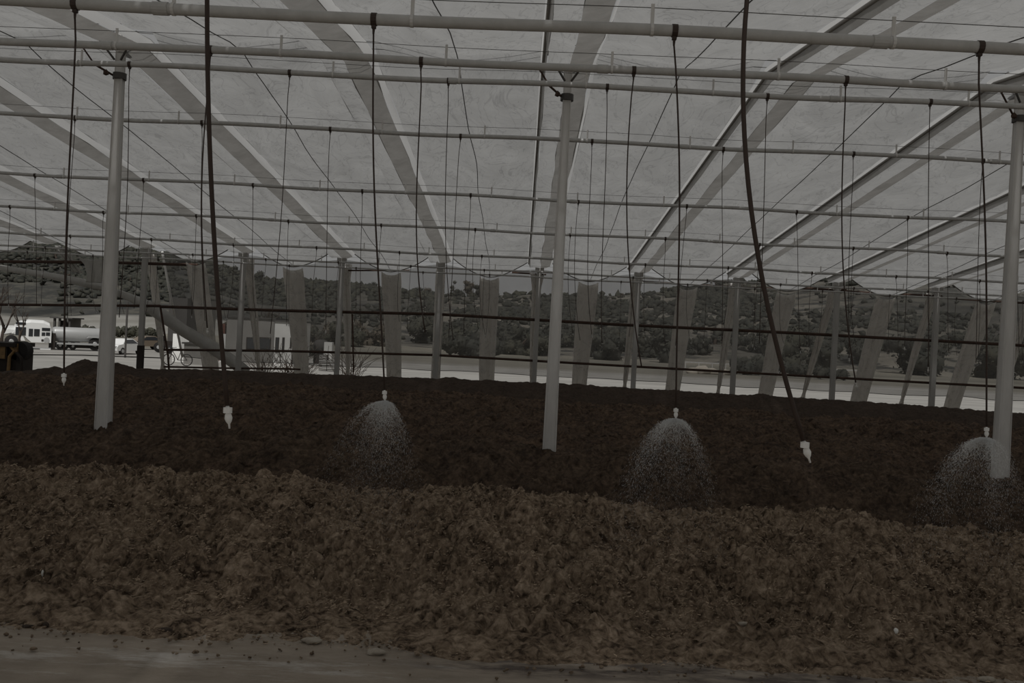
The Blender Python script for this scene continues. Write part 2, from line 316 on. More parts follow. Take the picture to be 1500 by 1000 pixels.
# ------------------------------------------------------------------ compost windrows
def crest(pts,Y): 
    P=[at(a,b,Y) for a,b in pts]; return [p.x for p in P],[p.z for p in P]
W=[ # crest pixels, Yc, front toe, back toe, resolution, mat, label, rough amplitude
 ([(-150,672),(0,678),(100,683),(210,690),(330,697),(390,693),(430,700),(480,716),(520,720),(600,718),(660,712),(700,713),(740,720),(830,722),(870,724),(910,738),(950,745),(990,750),(1100,753),(1250,753),(1300,768),(1380,780),(1450,785),(1500,783),(1650,790)],10.7,8.35,12.9,.0155,'soil1','long tan heap of fluffy compost nearest the camera, beside the bare floor',1.0),
 ([(-150,620),(0,623),(150,622),(350,626),(450,631),(570,637),(630,647),(705,646),(795,655),(850,660),(970,660),(1030,666),(1105,675),(1200,681),(1297,682),(1335,690),(1400,695),(1500,703),(1650,710)],14.3,12.5,18.0,.035,'soil2','brown compost heap with the three white posts standing in its crest',.75),
 ([(-150,540),(0,545),(100,548),(300,557),(420,562),(560,573),(640,572),(700,577),(850,590),(930,590),(1000,598),(1100,598),(1170,608),(1250,610),(1300,610),(1400,618),(1500,628),(1650,635)],23.0,17.4,25.6,.06,'soil3','broad dark brown compost heap behind the row of posts',.85),
 ([(-150,544),(0,545),(50,541),(80,537),(95,540),(108,534),(125,526),(140,530),(150,536),(165,532),(172,531),(185,535),(200,539),(300,541),(450,547),(540,550),(640,554),(652,552),(662,551),(675,555),(850,563),(1000,572),(1085,578),(1100,577),(1118,577),(1140,580),(1300,590),(1500,605),(1650,612)],29.6,26.2,31.8,.07,'soil4','low blackish compost heap furthest back, along the rear posts',.3)]
def wheight(w,X,Y):
    pts,Yc,f0,b0,res,m,lab,amp=w
    cx,cz=crest(pts,Yc); h=np.interp(X,cx,cz)-(.0 if m=='soil4' else .03*amp)
    meander=vnoise(X*.35,X*0+3,5)*.5*amp
    Yd=Y-meander*.6
    t=np.where(Yd<Yc,(Yc-Yd)/(Yc-f0),(Yd-Yc)/(b0-Yc))
    prof=np.where(t<1,(1-np.clip(t,0,1)**1.55)**1.15,0)
    big=(vnoise(X*.9,Y*1.1,7)*.22+vnoise(X*2.1,Y*2.3,8)*.13)
    n=billow(X,Y,3.1,1)*.17+billow(X,Y,6.7,2)*.075+billow(X,Y,13,3)*.06+vnoise(X*25,Y*25,9)*.06+vnoise(X*47,Y*47,19)*.038
    env=np.clip(prof*3.2,0,1)
    cre=np.clip(1-t*1.6,0,1)
    z=h*prof+(big*env*(1-.75*cre)+(n-.125)*(.25+.75*env)*np.clip((1.12-t)*5,0,1))*amp
    return z,t
for w in W:
    pts,Yc,f0,b0,res,m,lab,amp=w
    xr=.62*b0+1.6
    f1=f0-(.9 if m=='soil1' else .3)
    x=np.arange(-xr-.6,xr,res); y=np.arange(f1,b0+.4,res*(1 if m!='soil3' else .9)); Xg,Yg=np.meshgrid(x,y)
    z,t=wheight(w,Xg,Yg)
    # crumbled apron thins out on the floor
    ap=np.clip((1.34-t)/.34,0,1)*(.06+billow(Xg,Yg,4.5,11)*.1+billow(Xg,Yg,11,12)*.05)*(vnoise(Xg*1.1,Yg*2,13)+.6)*amp*1.7
    z=np.where(t>.93,np.maximum(z*0+ap-.035,z-.02),z)
    z=np.where(t>=1.34,-.06,z); z[0]=-.08; z[-1]=-.08; z[:,0]=-.08; z[:,-1]=-.08
    push=(billow(Xg,Yg,5.2,41)-.33)*.1+(billow(Xg,Yg,12,42)-.33)*.06+vnoise(Xg*24,Yg*24,43)*.05
    Yp=Yg-push*np.clip((1.3-t)*4,0,1)*amp; Yp[0]=Yg[0]; Yp[-1]=Yg[-1]
    tag(grid_obj('compost_heap',Xg,Yp,z,m),lab,'compost pile')
def wz(i,X,Y): return float(wheight(W[i],np.array([X*1.0]),np.array([Y*1.0]))[0][0])
# loose fibres on the near heap and the toe
def fibres():
    n=95000; X=RNG.uniform(-8.3,7.3,n); Y=RNG.uniform(7.7,11.0,n); z,t=wheight(W[0],X,Y)
    e=.012; zx=(wheight(W[0],X+e,Y)[0]-z)/e
    v=[];f=[]
    ang=RNG.uniform(0,math.tau,n); L=RNG.uniform(.012,.04,n); wd=RNG.uniform(.001,.0028,n); li=RNG.uniform(-.2,.7,n)
    for i in range(n):
        zz=max(z[i],0)+.004; 
        if t[i]>1.05 and RNG.random()<.75: continue
        c,s=math.cos(ang[i]),math.sin(ang[i]); l=L[i]; w=wd[i]; up=li[i]*l
        o=len(v); p=(X[i],Y[i],zz)
        for q,hh in ((0,0),(.5,.75),(1,.6)):
            for sg in (-1,1): v.append((p[0]+c*l*q-s*w*sg,p[1]+s*l*q+c*w*sg,p[2]+up*hh+ (w if sg>0 else -w)))
        f+=[(o,o+1,o+3,o+2),(o+2,o+3,o+5,o+4)]
    mb=MB(); mb.v=v; mb.f=f; o=mb.build('straw_fiber','straw',smooth=False)
    tag(o,'loose tan straw fibres strewn over the nearest heap','straw',kind='stuff')
fibres()
def crumbs():
    mb=MB(); rr=random.Random(3)
    for i in range(4200):
        X=rr.uniform(-7.5,6.8); Y=8.7-abs(rr.gauss(0,.55)); 
        if Y<6.2: continue
        r=rr.uniform(.005,.019)*(1 if rr.random()<.93 else 1.7)
        mb.blob((X,Y,r*.45),r,.35,1,(1.1,1,.7),i)
    tag(mb.build('compost_crumb','soil1',smooth=True),'small compost crumbs scattered on the floor along the toe of the nearest heap','crumbs',kind='stuff')
crumbs()
def lying(px,py,r,m,name,label,cat,sq=(1.3,.8,.5),seed=1,amp=.25):
    d=CF*F+CR*(px-750)-CU*(py-500); p=CPOS+d*(-EYE/d.z)
    # march the ray to the heap's surface
    for k in range(400):
        q=CPOS+d*((6.5+k*.012)/d.y); hz=max(wz(0,q.x,q.y),0) if q.y>7.5 else 0
        if q.z<=hz: p=Vector((q.x,q.y,hz)); break
    mb=MB(); mb.blob((p.x,p.y,p.z+r*sq[2]*.5),r,amp,2,sq,seed); return tag(mb.build(name,m),label,cat)
lying(41,918,.035,'clod','dirt_clod','flat dark clod on the floor at the far left','clod',(1.6,.8,.35),1)
lying(67,917,.03,'clod','dirt_clod','small peaked dark clod just right of the flat one on the floor','clod',(1,.8,.8),2)
lying(242,924,.036,'clod','dirt_clod','dark clod alone on the floor in front of the heap','clod',(1.5,.8,.5),3)
lying(458,940,.06,'rock','rock','pale flat rock at the toe of the nearest heap','rock',(1.6,1,.5),4)
lying(299,913,.03,'rock','rock','small pale stone in the crumbs left of the flat rock','rock',(1.2,1,.6),5)
lying(549,957,.05,'rock','rock','pale lumpy stone on the floor right of the flat rock','rock',(1.7,1,.5),6)
lying(1312,928,.035,'paper','paper_scrap','bright white scrap lying on the right part of the nearest heap','scrap',(.7,.5,.9),7,.1)
lying(1088,917,.05,'rock','rock','pale oval stone lying low on the face of the nearest heap','rock',(1.5,.6,.5),8)
lying(62,845,.03,'paper','paper_scrap','tiny upright white scrap low on the left of the nearest heap','scrap',(.35,.35,1.2),9,.1)
lying(1445,997,.05,'rock','rock','pale stone at the bottom right corner of the floor','rock',(1.6,.8,.5),10)
# ------------------------------------------------------------------ roof
B=3.66; RIDGE=14.5; REAR=32.8; FRONT=-3.8
def zb(Y):  # underside of the rafters
    if Y>=RIDGE: return 7.13-(Y-RIDGE)*(7.13-5.33)/(REAR-RIDGE)
    return 7.13-(RIDGE-Y)*.112
def sagy(Y): 
    return +.08+.52*((Y-RIDGE)/(REAR-RIDGE))**1.3 if Y>=RIDGE else .1+.4*((RIDGE-Y)/18.3)**1.3
ZB=np.vectorize(zb); SG=np.vectorize(sagy)
for k in range(-7,7):
    x0=k*B+.46; x1=(k+1)*B-.46
    u=np.linspace(0,1,34); yy=np.concatenate([np.linspace(FRONT,RIDGE,46)[:-1],np.linspace(RIDGE,REAR,64)])
    U,Yg=np.meshgrid(u,yy); Xg=x0+(x1-x0)*U
    z=ZB(Yg)+.22-SG(Yg)*(1-np.abs(2*U-1)**1.7)
    hump=np.exp(-((Yg-RIDGE)/.5)**2)*.14
    z+=hump*(.4+.6*np.abs(2*U-1))
    # wrinkles fanning from the corners, strongest near the rafters
    fan=np.sin(Yg*5.2+U*6+vnoise(Xg*.6,Yg*.5,k+40)*9)*np.exp(-U*5)+np.sin(Yg*4.6-U*5+vnoise(Xg*.6,Yg*.5,k+60)*9)*np.exp(-(1-U)*5)
    z+=fan*.02+vnoise(Xg*1.4,Yg*.5,k+20)*.06*np.sin(math.pi*U)
    # scalloped rear hem
    o=tag(grid_obj('ceiling',Xg,Yg,z,'fabric'),kind='structure')
    mid=16+1
    for (nm,cu) in (('seam',17),):
        sm=MB(); P=[(float(Xg[j,cu])+float(vnoise(np.array([yy[j]*.4]),np.array([k*3.1]),5)[0])*.12,float(yy[j]),float(z[j,cu])-.012) for j in range(0,len(yy),2)]
        sm.tube(P,.009,5); s_=sm.build('seam','wire',o)
    hm=MB(); hm.tube([(float(Xg[-1,j]),REAR,float(z[-1,j])-.01) for j in range(34)],.022,6); hm.build('hem','band',o)
lean=0
ORD2=['first','second','third','fourth','fifth','sixth','seventh','eighth','ninth']
NTH=ORD+['twenty-'+q for q in ORD2]+['thirtieth']+['thirty-'+q for q in ORD2]+['fortieth']
NM={0:'centre',-1:'first left of centre',-2:'second left of centre',-3:'third left of centre',-4:'fourth left of centre',-5:'fifth left of centre',-6:'sixth left of centre',1:'first right of centre',2:'second right of centre',3:'third right of centre',4:'fourth right of centre',5:'fifth right of centre',6:'sixth right of centre'}
PCT=[0,.15,.36,.62,1.0]
for k in range(-6,7):
    xs=k*B; yy=list(np.linspace(FRONT,RIDGE,26))[:-1]+list(np.linspace(RIDGE,REAR,34))
    th=thing('roof_rafter',(xs,RIDGE,zb(RIDGE)),'fabric-wrapped roof rafter, '+(NM[k] if k else 'the centre one over the middle post'),'rafter','rafters wrapped in sheeting under the roof')
    def strip(pr,nm,m,jit=0,seed=0):
        mb=MB(); n=len(pr); v=[];f=[]
        for j,Y in enumerate(yy):
            for q,(dx,dz) in enumerate(pr):
                jj=jit*float(vnoise(np.array([Y*.9+q*7]),np.array([k*5.3+seed]),17)[0])
                v.append((xs+dx+jj,Y,zb(Y)+dz+jj*.3))
        for j in range(len(yy)-1):
            for q in range(n-1): f.append((j*n+q,j*n+q+1,(j+1)*n+q+1,(j+1)*n+q))
        mb.add(v,f); return mb.build(nm,m,th)
    strip([(-.41,.16),(-.36,0)],'side_strip','side',.03,1)
    strip([(-.36,0),(-.18,.02),(0,0)],'web','fabric',.02,1)
    strip([(0,0),(.2,.02),(.38,.09)],'dark_strip','band',.05,2)
    strip([(-.41,.16),(-.46,.22)],'sunlit_lip','lit_lip',.02,1)  # fabric lip in a paler colour that paints the sun-bright slit
    strip([(.38,.09),(.42,.16),(.46,.22)],'sunlit_lip','lit_lip',.03,2)
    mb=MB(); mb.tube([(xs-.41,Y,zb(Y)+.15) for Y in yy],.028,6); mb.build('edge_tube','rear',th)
# ------------------------------------------------------------------ posts
def post(k,lab):
    bx,by,bz=k*B,14.47,0; th=thing('support_post',(bx,by,0),lab,'post','tall white posts in the middle row')
    mb=MB()
    for (w0,w1,z0,z1) in ((.115,.062,.15,7.15),):
        v=[]
        for w,z in ((w0,z0),(w1,z1)):
            c=w*.18
            for sx_,sy_ in ((-1,-1),(1,-1),(1,1),(-1,1)):
                v+=[(bx+sx_*(w-(c if (sx_*sy_>0) else 0)),by+sy_*(w-(0 if sx_*sy_>0 else c)),z),(bx+sx_*(w-(0 if sx_*sy_>0 else c)),by+sy_*(w-(c if sx_*sy_>0 else 0)),z)]
        n=8; mb.add(v,[(i,(i+1)%n,(i+1)%n+n,i+n) for i in range(n)]+[tuple(range(n-1,-1,-1)),tuple(range(n,2*n))])
    mb.build('shaft','post',th,smooth=False)
    mb=MB(); mb.tube([(bx,by,6.66),(bx,by,6.76)],.108,14); mb.build('collar','wire',th,smooth=False)
    mb=MB(); mb.tube([(bx,by,7.1),(bx,by,7.42)],.07,12); mb.build('cap','post',th)
    for s in (-1,1):
        mb=MB(); mb.tube([(bx+s*.05,by-.1,6.95),(bx+s*.33,by-.25,7.33)],.018,6); mb.tube([(bx+s*.05,by-.1,7.36),(bx+s*.35,by-.25,7.34)],.016,6); mb.blob((bx+s*.35,by-.25,7.34),.045,.1,1); mb.build('bracket_arm','wire',th)
    mb=MB(); mb.tube([(bx-.06,by,6.7),(bx-.3,by-.25,6.82)],.018,6); mb.tube([(bx-.3,by-.25,6.82),(bx-.5,by-.3,7.1)],.015,6); mb.blob((bx-.16,by-.14,6.72),.05,.2,1); mb.build('strut','rail',th)
    return th
post(-2,'tall white post at the left, standing in the second heap'); post(0,'tall white post in the middle, standing in the second heap'); post(2,'tall white post at the right edge, standing in the second heap')
# ridge cables
for dy,dz,l in ((0,.42,'upper'),(.2,.36,'lower')):
    mb=MB(); P=[]
    for i in range(-24,25):
        X=i*B/4; P.append((X,RIDGE+dy,zb(RIDGE)+dz+.03-.1*math.sin(math.pi*((i%8)/8)))) 
    mb.tube(P,.006,5); tag(mb.build('ridge_cable','wire'),'thin %s steel cable strung along the roof ridge between posts'%l,'cable')
# rear posts, with the tied-back sheeting beside each
RX=[-4,-3,-2,-1,0,1,2,3,4,5]
RP=dict(zip(range(-4,5),['fourth left of the middle one','third left of the middle one','second left of the middle one','first left of the middle one','behind the tall middle post','first right of the middle one','second right of the middle one','third right of the middle one','fourth right of the middle one']))
for k in RX:
    if k in(-5,):lb='grey rear wall post at the left edge, outside the tanker view'
    elif k==5: lb='grey rear wall post at the right edge behind the tall white post'
    else: lb='grey rear wall post, '+RP[k]
    th=thing('wall_post',(k*B,REAR,0),lb,'post','posts of the open rear wall')
    mb=MB(); w=.085
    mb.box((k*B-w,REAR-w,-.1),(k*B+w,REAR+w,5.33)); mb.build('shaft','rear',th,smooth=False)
    mb=MB(); mb.box((k*B-.16,REAR-.12,5.22),(k*B+.16,REAR+.12,5.36)); mb.build('cap_plate','rear',th,smooth=False)
    if k==-4:
        mb=MB(); mb.box((k*B-w-.015,REAR-w-.015,0),(k*B+w+.015,REAR+w+.015,1.75)); mb.build('dark_foot','under',th,smooth=False)
def drape(X,wt,wb,lab,m='drape',y1=35.4,zt=None,zb_=0.0,pinch=None,name='hanging_sheet',bulge=.1,dx=0,cat='sheet',grp='sheets hanging from the rear hem',seed=0):
    n=26; h=30; v=np.linspace(0,1,h); u=np.linspace(-1,1,n); U,V=np.meshgrid(u,v)
    zt=zt if zt is not None else 4.93
    wid=np.interp(v,[0,.06,.5,1],[wt*.95,wt,(wt+wb)/2,wb])
    if pinch: wid=np.interp(v,[p[0] for p in pinch],[p[1] for p in pinch])
    WD=np.tile(wid[:,None],(1,n))
    Xg=X+dx*V+U*WD/2+vnoise(U*2+seed*3,V*3,seed)*.06*WD
    Yg=REAR+(.06 if wt>.6 else .15)+(y1-REAR)*V+np.sin(U*6.5+seed+V*1.5)*.035+np.sin(U*13+seed*2)*.018+bulge*np.sin(math.pi*V)
    Zg=zt+(zb_-zt)*V-(.12*(1-np.abs(U)**2))*(np.clip(1-V*12,0,1) if wt>.5 else 0)
    o=grid_obj(name,Xg,Yg,Zg,m); md=o.modifiers.new('t','SOLIDIFY'); md.thickness=.012; return tag(o,lab,cat,grp)
PLC={-4.5:'at the far left above the tanker',-3.5:'right of the left white post, near the leaning hose',-2.5:'in front of the pale building wall',-1.5:'second left of the middle post',-.5:'just left of the middle post',.5:'just right of the middle post',1.5:'second right of the middle post',2.5:'third right of the middle post',3.5:'fourth right of the middle post',4.5:'next to the right white post'}
for k in [-3.5,-2.5,-1.5,-.5,.5,1.5,2.5,3.5,4.5]:
    drape(k*B,.74,.55 if abs(k)<3 else .62,'wide grey hanging sheet '+PLC[k],seed=int(k*2+20))
# funnel sheet at far left caught on the collapsed roll
drape(-4.5*B,1.3,.5,'short funnel of pale sheeting caught on the fallen roll at far left',y1=33.0,zt=4.93,zb_=4.0,m='rollm',pinch=[(0,1.5),(.3,.95),(.7,.75),(1,.9)],seed=3,bulge=0)
drape(-5*B+.35,.35,.3,'twisted pale strip hanging at the left above the tanker',m='rollm',y1=33.1,zt=5.3,zb_=4.35,pinch=[(0,.25),(.3,.5),(.6,.28),(1,.4)],seed=5,dx=.6,bulge=0)
for k,dx0,y1 in ((-4,.3,34.6),(-3,.22,35.1),(-2,.18,34.6),(0,-.15,34.4),(1,-.1,35.2),(2,-.12,35.0),(3,-.1,36.2),(4,-.15,35.3),(5,-.2,34.8)):
    drape(k*B+dx0*.5,.5,.3,'narrow gathered sheet tied beside the rear post, '+RP.get(k,'at the right edge'),y1=y1,zt=5.16,zb_=.3,pinch=[(0,.5),(.12,.32),(.45,.3),(.8,.17),(.84,.1),(.9,.24),(1,.5)],name='gathered_sheet',seed=k+9,grp='sheets gathered at the rear posts')
drape(-1*B,.34,.34,'pale sheet wrapped round the rear post first left of the middle',y1=32.85,zt=5.2,zb_=.2,name='wrapped_sheet',seed=77,bulge=0,grp='sheets gathered at the rear posts')
# fallen roll
P=[(-60,383,.1),(0,391,.1),(76,404,.11),(120,413,.12),(152,421,.13),(190,435,.16),(215,448,.2),(240,464,.23),(270,484,.24),(308,507,.24),(340,529,.24),(362,545,.22)]
mb=MB(); mb.tube([at(a,b,33.2+i*.06) for i,(a,b,r) in enumerate(P)],[r for _,_,r in P],14); o=mb.build('sheeting_roll','rollm')
for v in o.data.vertices:
    c=v.co; s_=float(vnoise(np.array([c.x*1.5]),np.array([c.z*9+c.y*9]),31)[0])*.09; c.z+=s_; c.y+=s_
tag(o,'long pale roll of sheeting collapsed diagonally across the rear wall at left','roll of sheeting')
# rails of the rear wall
def rail(pts,r,lab,m='rail',Y=33.0):
    mb=MB(); mb.tube([at(a,b,Y) for a,b in pts],r,8); return tag(mb.build('wall_rail',m),lab,'rail','horizontal rails of the rear wall')
rail([(-60,382),(0,383),(150,384),(290,388)],.055,'dark top rail of the rear wall, above the tanker and the yard')
rail([(510,396),(600,396)],.03,'short rusty top rail piece left of the middle')
rail([(750,399),(800,402)],.03,'short rusty top rail piece behind the middle post')
rail([(940,412),(1090,421),(1240,424)],.03,'thin rusty top rail right of the middle')
rail([(1170,421),(1260,428),(1380,434)],.045,'rusty top rail near the right white post')
rail([(1385,436),(1440,440),(1560,447)],.04,'rusty top rail at the right edge')
rail([(-60,445),(0,446),(235,448)],.05,'upper rail of the rear wall, left of the screen')
rail([(236,449),(420,455),(640,460),(900,475),(1150,487),(1500,506),(1600,511)],.055,'long upper rail running behind the shade screen')
rail([(240,512),(420,514),(640,520),(900,535),(1150,549),(1500,568),(1600,574)],.045,'long lower rail running behind the shade screen')
rail([(0,519),(120,520),(235,524)],.02,'thin low wire rail in front of the tanker','wire')
rail([(240,537),(330,539),(420,540),(440,541)],.035,'short bottom rail beside the bicycle')
rail([(235,450),(246,520),(248,548)],.04,'slanting left edge bar of the shade screen')
rail([(516,460),(518,545)],.03,'thin vertical bar between two hanging sheets, left of the middle')
# shade screen (net) with a hem
xl=at(236,450,33.4).x; u=np.linspace(xl,24,120); v=np.linspace(0,1,26); U,V=np.meshgrid(u,v)
Zt=5.0+.33*np.abs(np.cos(math.pi*U/B))**1.5; Zg=Zt+(1.24-Zt)*V+vnoise(U*.7,V*0,3)*.1*V
Yg=33.3+2.4*V+np.sin(U*2.3+V*2)*.05
sc=thing('shade_screen',(xl,33.15,1.5),'sheer grey netting stretched across the rear wall from the bicycle to the right edge','screen')
grid_obj('netting',U,Yg,Zg,'net',sc)
mb=MB(); mb.tube([(float(U[-1,j]),float(Yg[-1,j]),float(Zg[-1,j])) for j in range(0,120)],.014,6); mb.build('hem','band',sc)
mb=MB(); mb.tube([(float(U[j,0]),float(Yg[j,0]),float(Zg[j,0])) for j in range(26)],.05,6); mb.build('edge_sleeve','wallw',sc)
# ------------------------------------------------------------------ sprinkler pipes + hoses
rowY=[3.84+3.09*n for n in range(10)]
rowZ=[EYE+q for q in (1.9,2.42,3.05,3.72,3.60,2.99,2.62,2.24,2.08,2.12)]
rowN=['nearest','second nearest','third nearest','fourth nearest','fifth nearest','sixth nearest','seventh nearest','eighth nearest','ninth nearest','farthest']
def hose_mesh(p0,p1,bend,seed,r=.008,n=16):
    rr=random.Random(seed); P=[]
    p0=Vector(p0);p1=Vector(p1); a=rr.uniform(-.03,.03); b=rr.uniform(0,6)
    for i in range(n+1):
        t=i/n; q=p0.lerp(p1,t); 
        q.x=p0.x+(p1.x-p0.x)*(t**(1.0 if bend==0 else 3.0 if bend>0 else 1))+math.sin(t*5+b)*.012+a*math.sin(math.pi*t); q.y+=a*.5*math.sin(math.pi*t)
        P.append(q)
    P[0].x=p0.x; P[0].y=p0.y
    mb=MB(); mb.tube(P,r,7); return mb,P
def head_mesh(p,d,sc=1.0):
    p=Vector(p); mb=MB(); d=Vector(d).normalized()
    pr=[(0,.006),(.012,.011),(.022,.011),(.03,.006),(.037,.013),(.055,.017),(.07,.012),(.08,.005),(.1,.004)]
    mb.tube([p+d*(a*sc) for a,_ in pr],[r*sc for _,r in pr],10); return mb
spray_at=[]
CAMR=[] 
for n in range(10):
    Y,Z=rowY[n],rowZ[n]
    xa=-.6*Y-1.6+ -.54; xb=.6*Y+1.2-.54
    rr=random.Random(n)
    th=thing('sprinkler_pipe',(0,Y,Z),'white irrigation pipe under the roof, %s row to the camera'%rowN[n] if n else 'nearest irrigation pipe just above the picture, feeding two thick hoses','pipe','overhead irrigation pipes')
    r=[.045,.045,.043,.041,.038,.036,.034,.034,.03,.03][n]
    P=[]; N_=60; ph=rr.uniform(0,6); am=.016 if n>2 else .01
    def zz(X): return Z+am*math.sin(X*1.1+ph)+am*.2*math.sin(X*2.3+n)
    for i in range(N_+1):
        X=xa+(xb-xa)*i/N_; P.append((X,Y,zz(X)))
    mb=MB(); mb.tube(P,r,14); mb.build('pipe','pvc',th)
    mb=MB(); mb.tube([(X,Y,z+.17) for X,_,z in P],.0035,5); mb.build('messenger_wire','wire',th)
    X=-1.9-1.87*20+ (.35 if n%2 else 0)+[0,.03,.35,-.1,.5,.2,.6,.1,.4,.2][n]
    cnt=0
    while X<xb:
        if X>xa:
            mb=MB(); mb.box((X-.014,Y-.006,zz(X)+r*.5),(X+.014,Y+.006,zz(X)+.2)); mb.tube([(X-.012,Y,zz(X)),(X+.012,Y,zz(X))],r+.006,12); mb.build('hanger','post',th,smooth=False)
            if cnt%3==1:
                mb=MB(); mb.tube([(X-.16,Y,zz(X-.12)),(X-.04,Y,zz(X-.08))],r+.007,14); mb.build('coupling','pvc',th)
            cnt+=1
        X+=1.87
    # hoses
    js=[]
    for j in range(-12,13):
        X=-1.82+2.37*j+(.03*math.sin(n*3+j) if n else -.17); px,_=proj((X,Y,Z)); px2,_=proj((X,Y,EYE))
        if -4<px2<1504: js.append((j,X))
    for i,(j,X) in enumerate(js):
        mb=MB(); z=zz(X); mb.tube([(X-.022,Y,z),(X+.022,Y,z)],r+.006,12); mb.box((X-.017,Y-.017,z-r-.025),(X+.017,Y+.017,z-r+.01)); mb.tube([(X,Y,z-r-.02),(X,Y,z-r-.07)],[.012,.008],8); mb.build('tee_fitting','fitting',th)
        ze=EYE+[-.37,-.45,-.27,-.05,0,.05,.05,.1,.12,.1][n]+(rr.uniform(-.12,.15) if n>2 else 0)
        xe=X+(rr.uniform(-.1,.25) if n>1 else 0.03); bend=1 if n>1 and rr.random()<.55 else 0
        rad=[.0105,.0072,.0075][n] if n<3 else .006
        if n==0:
            tp={0:(333,594),1:(1177,645)}.get(i)
            q=at(*tp,Y); xe,ze=q.x,q.z
        if n==1:
            tp=[(93,546),(561,571),(992,597),(1447,625)][i] if i<4 else None
            if tp: q=at(*tp,Y); xe,ze=q.x,q.z
        if n==2: # the three visible ones curl to the side
            for a,b in (((617,90),(623,487)),((920,105),(939,538)),((1238,120),(1252,560)),((300,71),(302,480))):
                if abs(proj((X,Y,Z))[0]-a[0])<30: q=at(*b,Y); xe,ze=q.x,q.z; bend=1
        if len(js)==1: wh='the only one'
        else: wh=ORD[i]+' from the left'
        st='thick dark' if n==0 else 'dark' if n<3 else 'thin dark'
        h=thing('drop_hose',(X,Y,z-r-.06),'%s drop hose, %s on the %s irrigation pipe'%(st,wh,rowN[n]),'hose','drop hoses on the %s irrigation pipe'%rowN[n])
        if n==0:
            # heavy stiff hose pulled off plumb
            k2=at(302,330,Y) if i==0 else at(1133,200,Y) if i==1 else None
            rr2=MB(); p0=Vector((X,Y,z-r-.06)); e=Vector((xe,Y,ze)); k2=Vector((k2.x,Y,k2.z))
            P=[]
            for t in np.linspace(0,1,22):
                if i==0: q=p0*(1-t)**2+Vector((p0.x+.02,Y,(p0.z+e.z)/2+.05))*2*t*(1-t)+e*t*t
                else: q=p0*(1-t)**2+Vector((p0.x-.13,Y,(p0.z+e.z)/2+.1))*2*t*(1-t)+e*t*t
                P.append(q)
            rr2.tube(P,rad,8); rr2.build('hose','hose',h)
        else:
            mb,P=hose_mesh((X,Y,z-r-.06),(xe,Y,ze),bend,n*50+i,rad); mb.build('hose','hose',h)
        if n<2 or rr.random()<.6:
            d=P[-1]-P[-2]; hb=head_mesh(P[-1],d,1.0 if n<2 else .9); hb.build('sprinkler_head','head' if n<2 else 'pvc',h)
            if n<2:
                mb=MB(); e=P[-1]+d.normalized()*.02; mb.tube([e+Vector((0,0,.012)),e-Vector((0,0,.012))],.019,10); mb.build('collar','head',h)
            if n==1 and i>0: spray_at.append((i,P[-1]+d.normalized()*.09))
# water sprays
def spray(idx,p,lab,spreadL,spreadR,seed):
    rng=np.random.default_rng(seed); mb=MB(); V=[];Fc=[]
    def drop(q,vel,r,l):
        d=Vector(vel).normalized(); a=d.orthogonal().normalized(); b=d.cross(a); o=len(V)
        V.extend([q-d*l,q+a*r,q+b*r,q-a*r,q-b*r,q+d*l]); 
        Fc.extend([(o,o+1,o+2),(o,o+2,o+3),(o,o+3,o+4),(o,o+4,o+1),(o+5,o+2,o+1),(o+5,o+3,o+2),(o+5,o+4,o+3),(o+5,o+1,o+4)])
    jets=[(rng.uniform(0,math.tau),rng.uniform(.5,1)) for _ in range(9)]; jets[0]=(math.pi,1.0); jets[1]=(0,.95)
    for i in range(19000):
        if rng.random()<.6:
            a,s=jets[rng.integers(9)]; a+=rng.normal(0,.16); s*=rng.normal(1,.07)
        else: a=rng.uniform(0,math.tau); s=rng.uniform(.15,1.05)
        cx=math.cos(a); sx_=(spreadL if cx<0 else spreadR)
        t=min(rng.uniform(.0,1)**1.35*.5,.46)
        v0=Vector((cx*s*sx_,math.sin(a)*s*.9,.25-.2*s)); q=p+v0*t+Vector((0,0,-4.905*t*t))+Vector(rng.normal(0,.022*t*4,3))
        vel=v0+Vector((0,0,-9.81*t)); 
        keep=1-max(0,(t-.22)/.28)
        if rng.random()>keep: continue
        drop(q,vel,rng.uniform(.0004,.0011)*(1.5 if t<.12 else 1.0 if t<.2 else .72),rng.uniform(.003,.009))
    mb.v=[tuple(v) for v in V]; mb.f=Fc; o=mb.build('water_spray','water',smooth=False); tag(o,lab,'water',kind='stuff')
labs={1:'water spraying in a cone from the lit sprinkler left of the middle post',2:'water spraying from the sprinkler right of the middle post',3:'water spraying from the sprinkler beside the right white post'}
for i,p in spray_at:
    if i in labs: spray(i,p,labs[i],*{1:(1.25,.75),2:(1.15,.95),3:(1.4,1.0)}[i],i)
# ------------------------------------------------------------------ vehicles and yard
def onground(px,Y): 
    p=at(px,500,Y); return p.x
def lx(th,name,m,fn,smooth=False):
    mb=MB(); fn(mb); return mb.build(name,m,th,smooth=smooth)
def wheel(th,x,y,r,w=.28,name='wheel'):
    mb=MB(); mb.tube([(x,y,r),(x,y+.04,r),(x,y+w-.04,r),(x,y+w,r)],[r*.92,r,r,r*.92],24); o=mb.build(name,'rubber',th)
    mb=MB(); mb.tube([(x,y-.02,r),(x,y+.05,r)],[r*.3,r*.52],16); h=mb.build('hub','silver'); h.parent=o; h.data.transform(Matrix.Translation(-Vector(th['_l'])))
    return o
YB=67.0; pm=YB/F  # metres per pixel there
def bx(px): return at(px,495,YB).x
def bz_(px,py): return at(px,py,YB).z
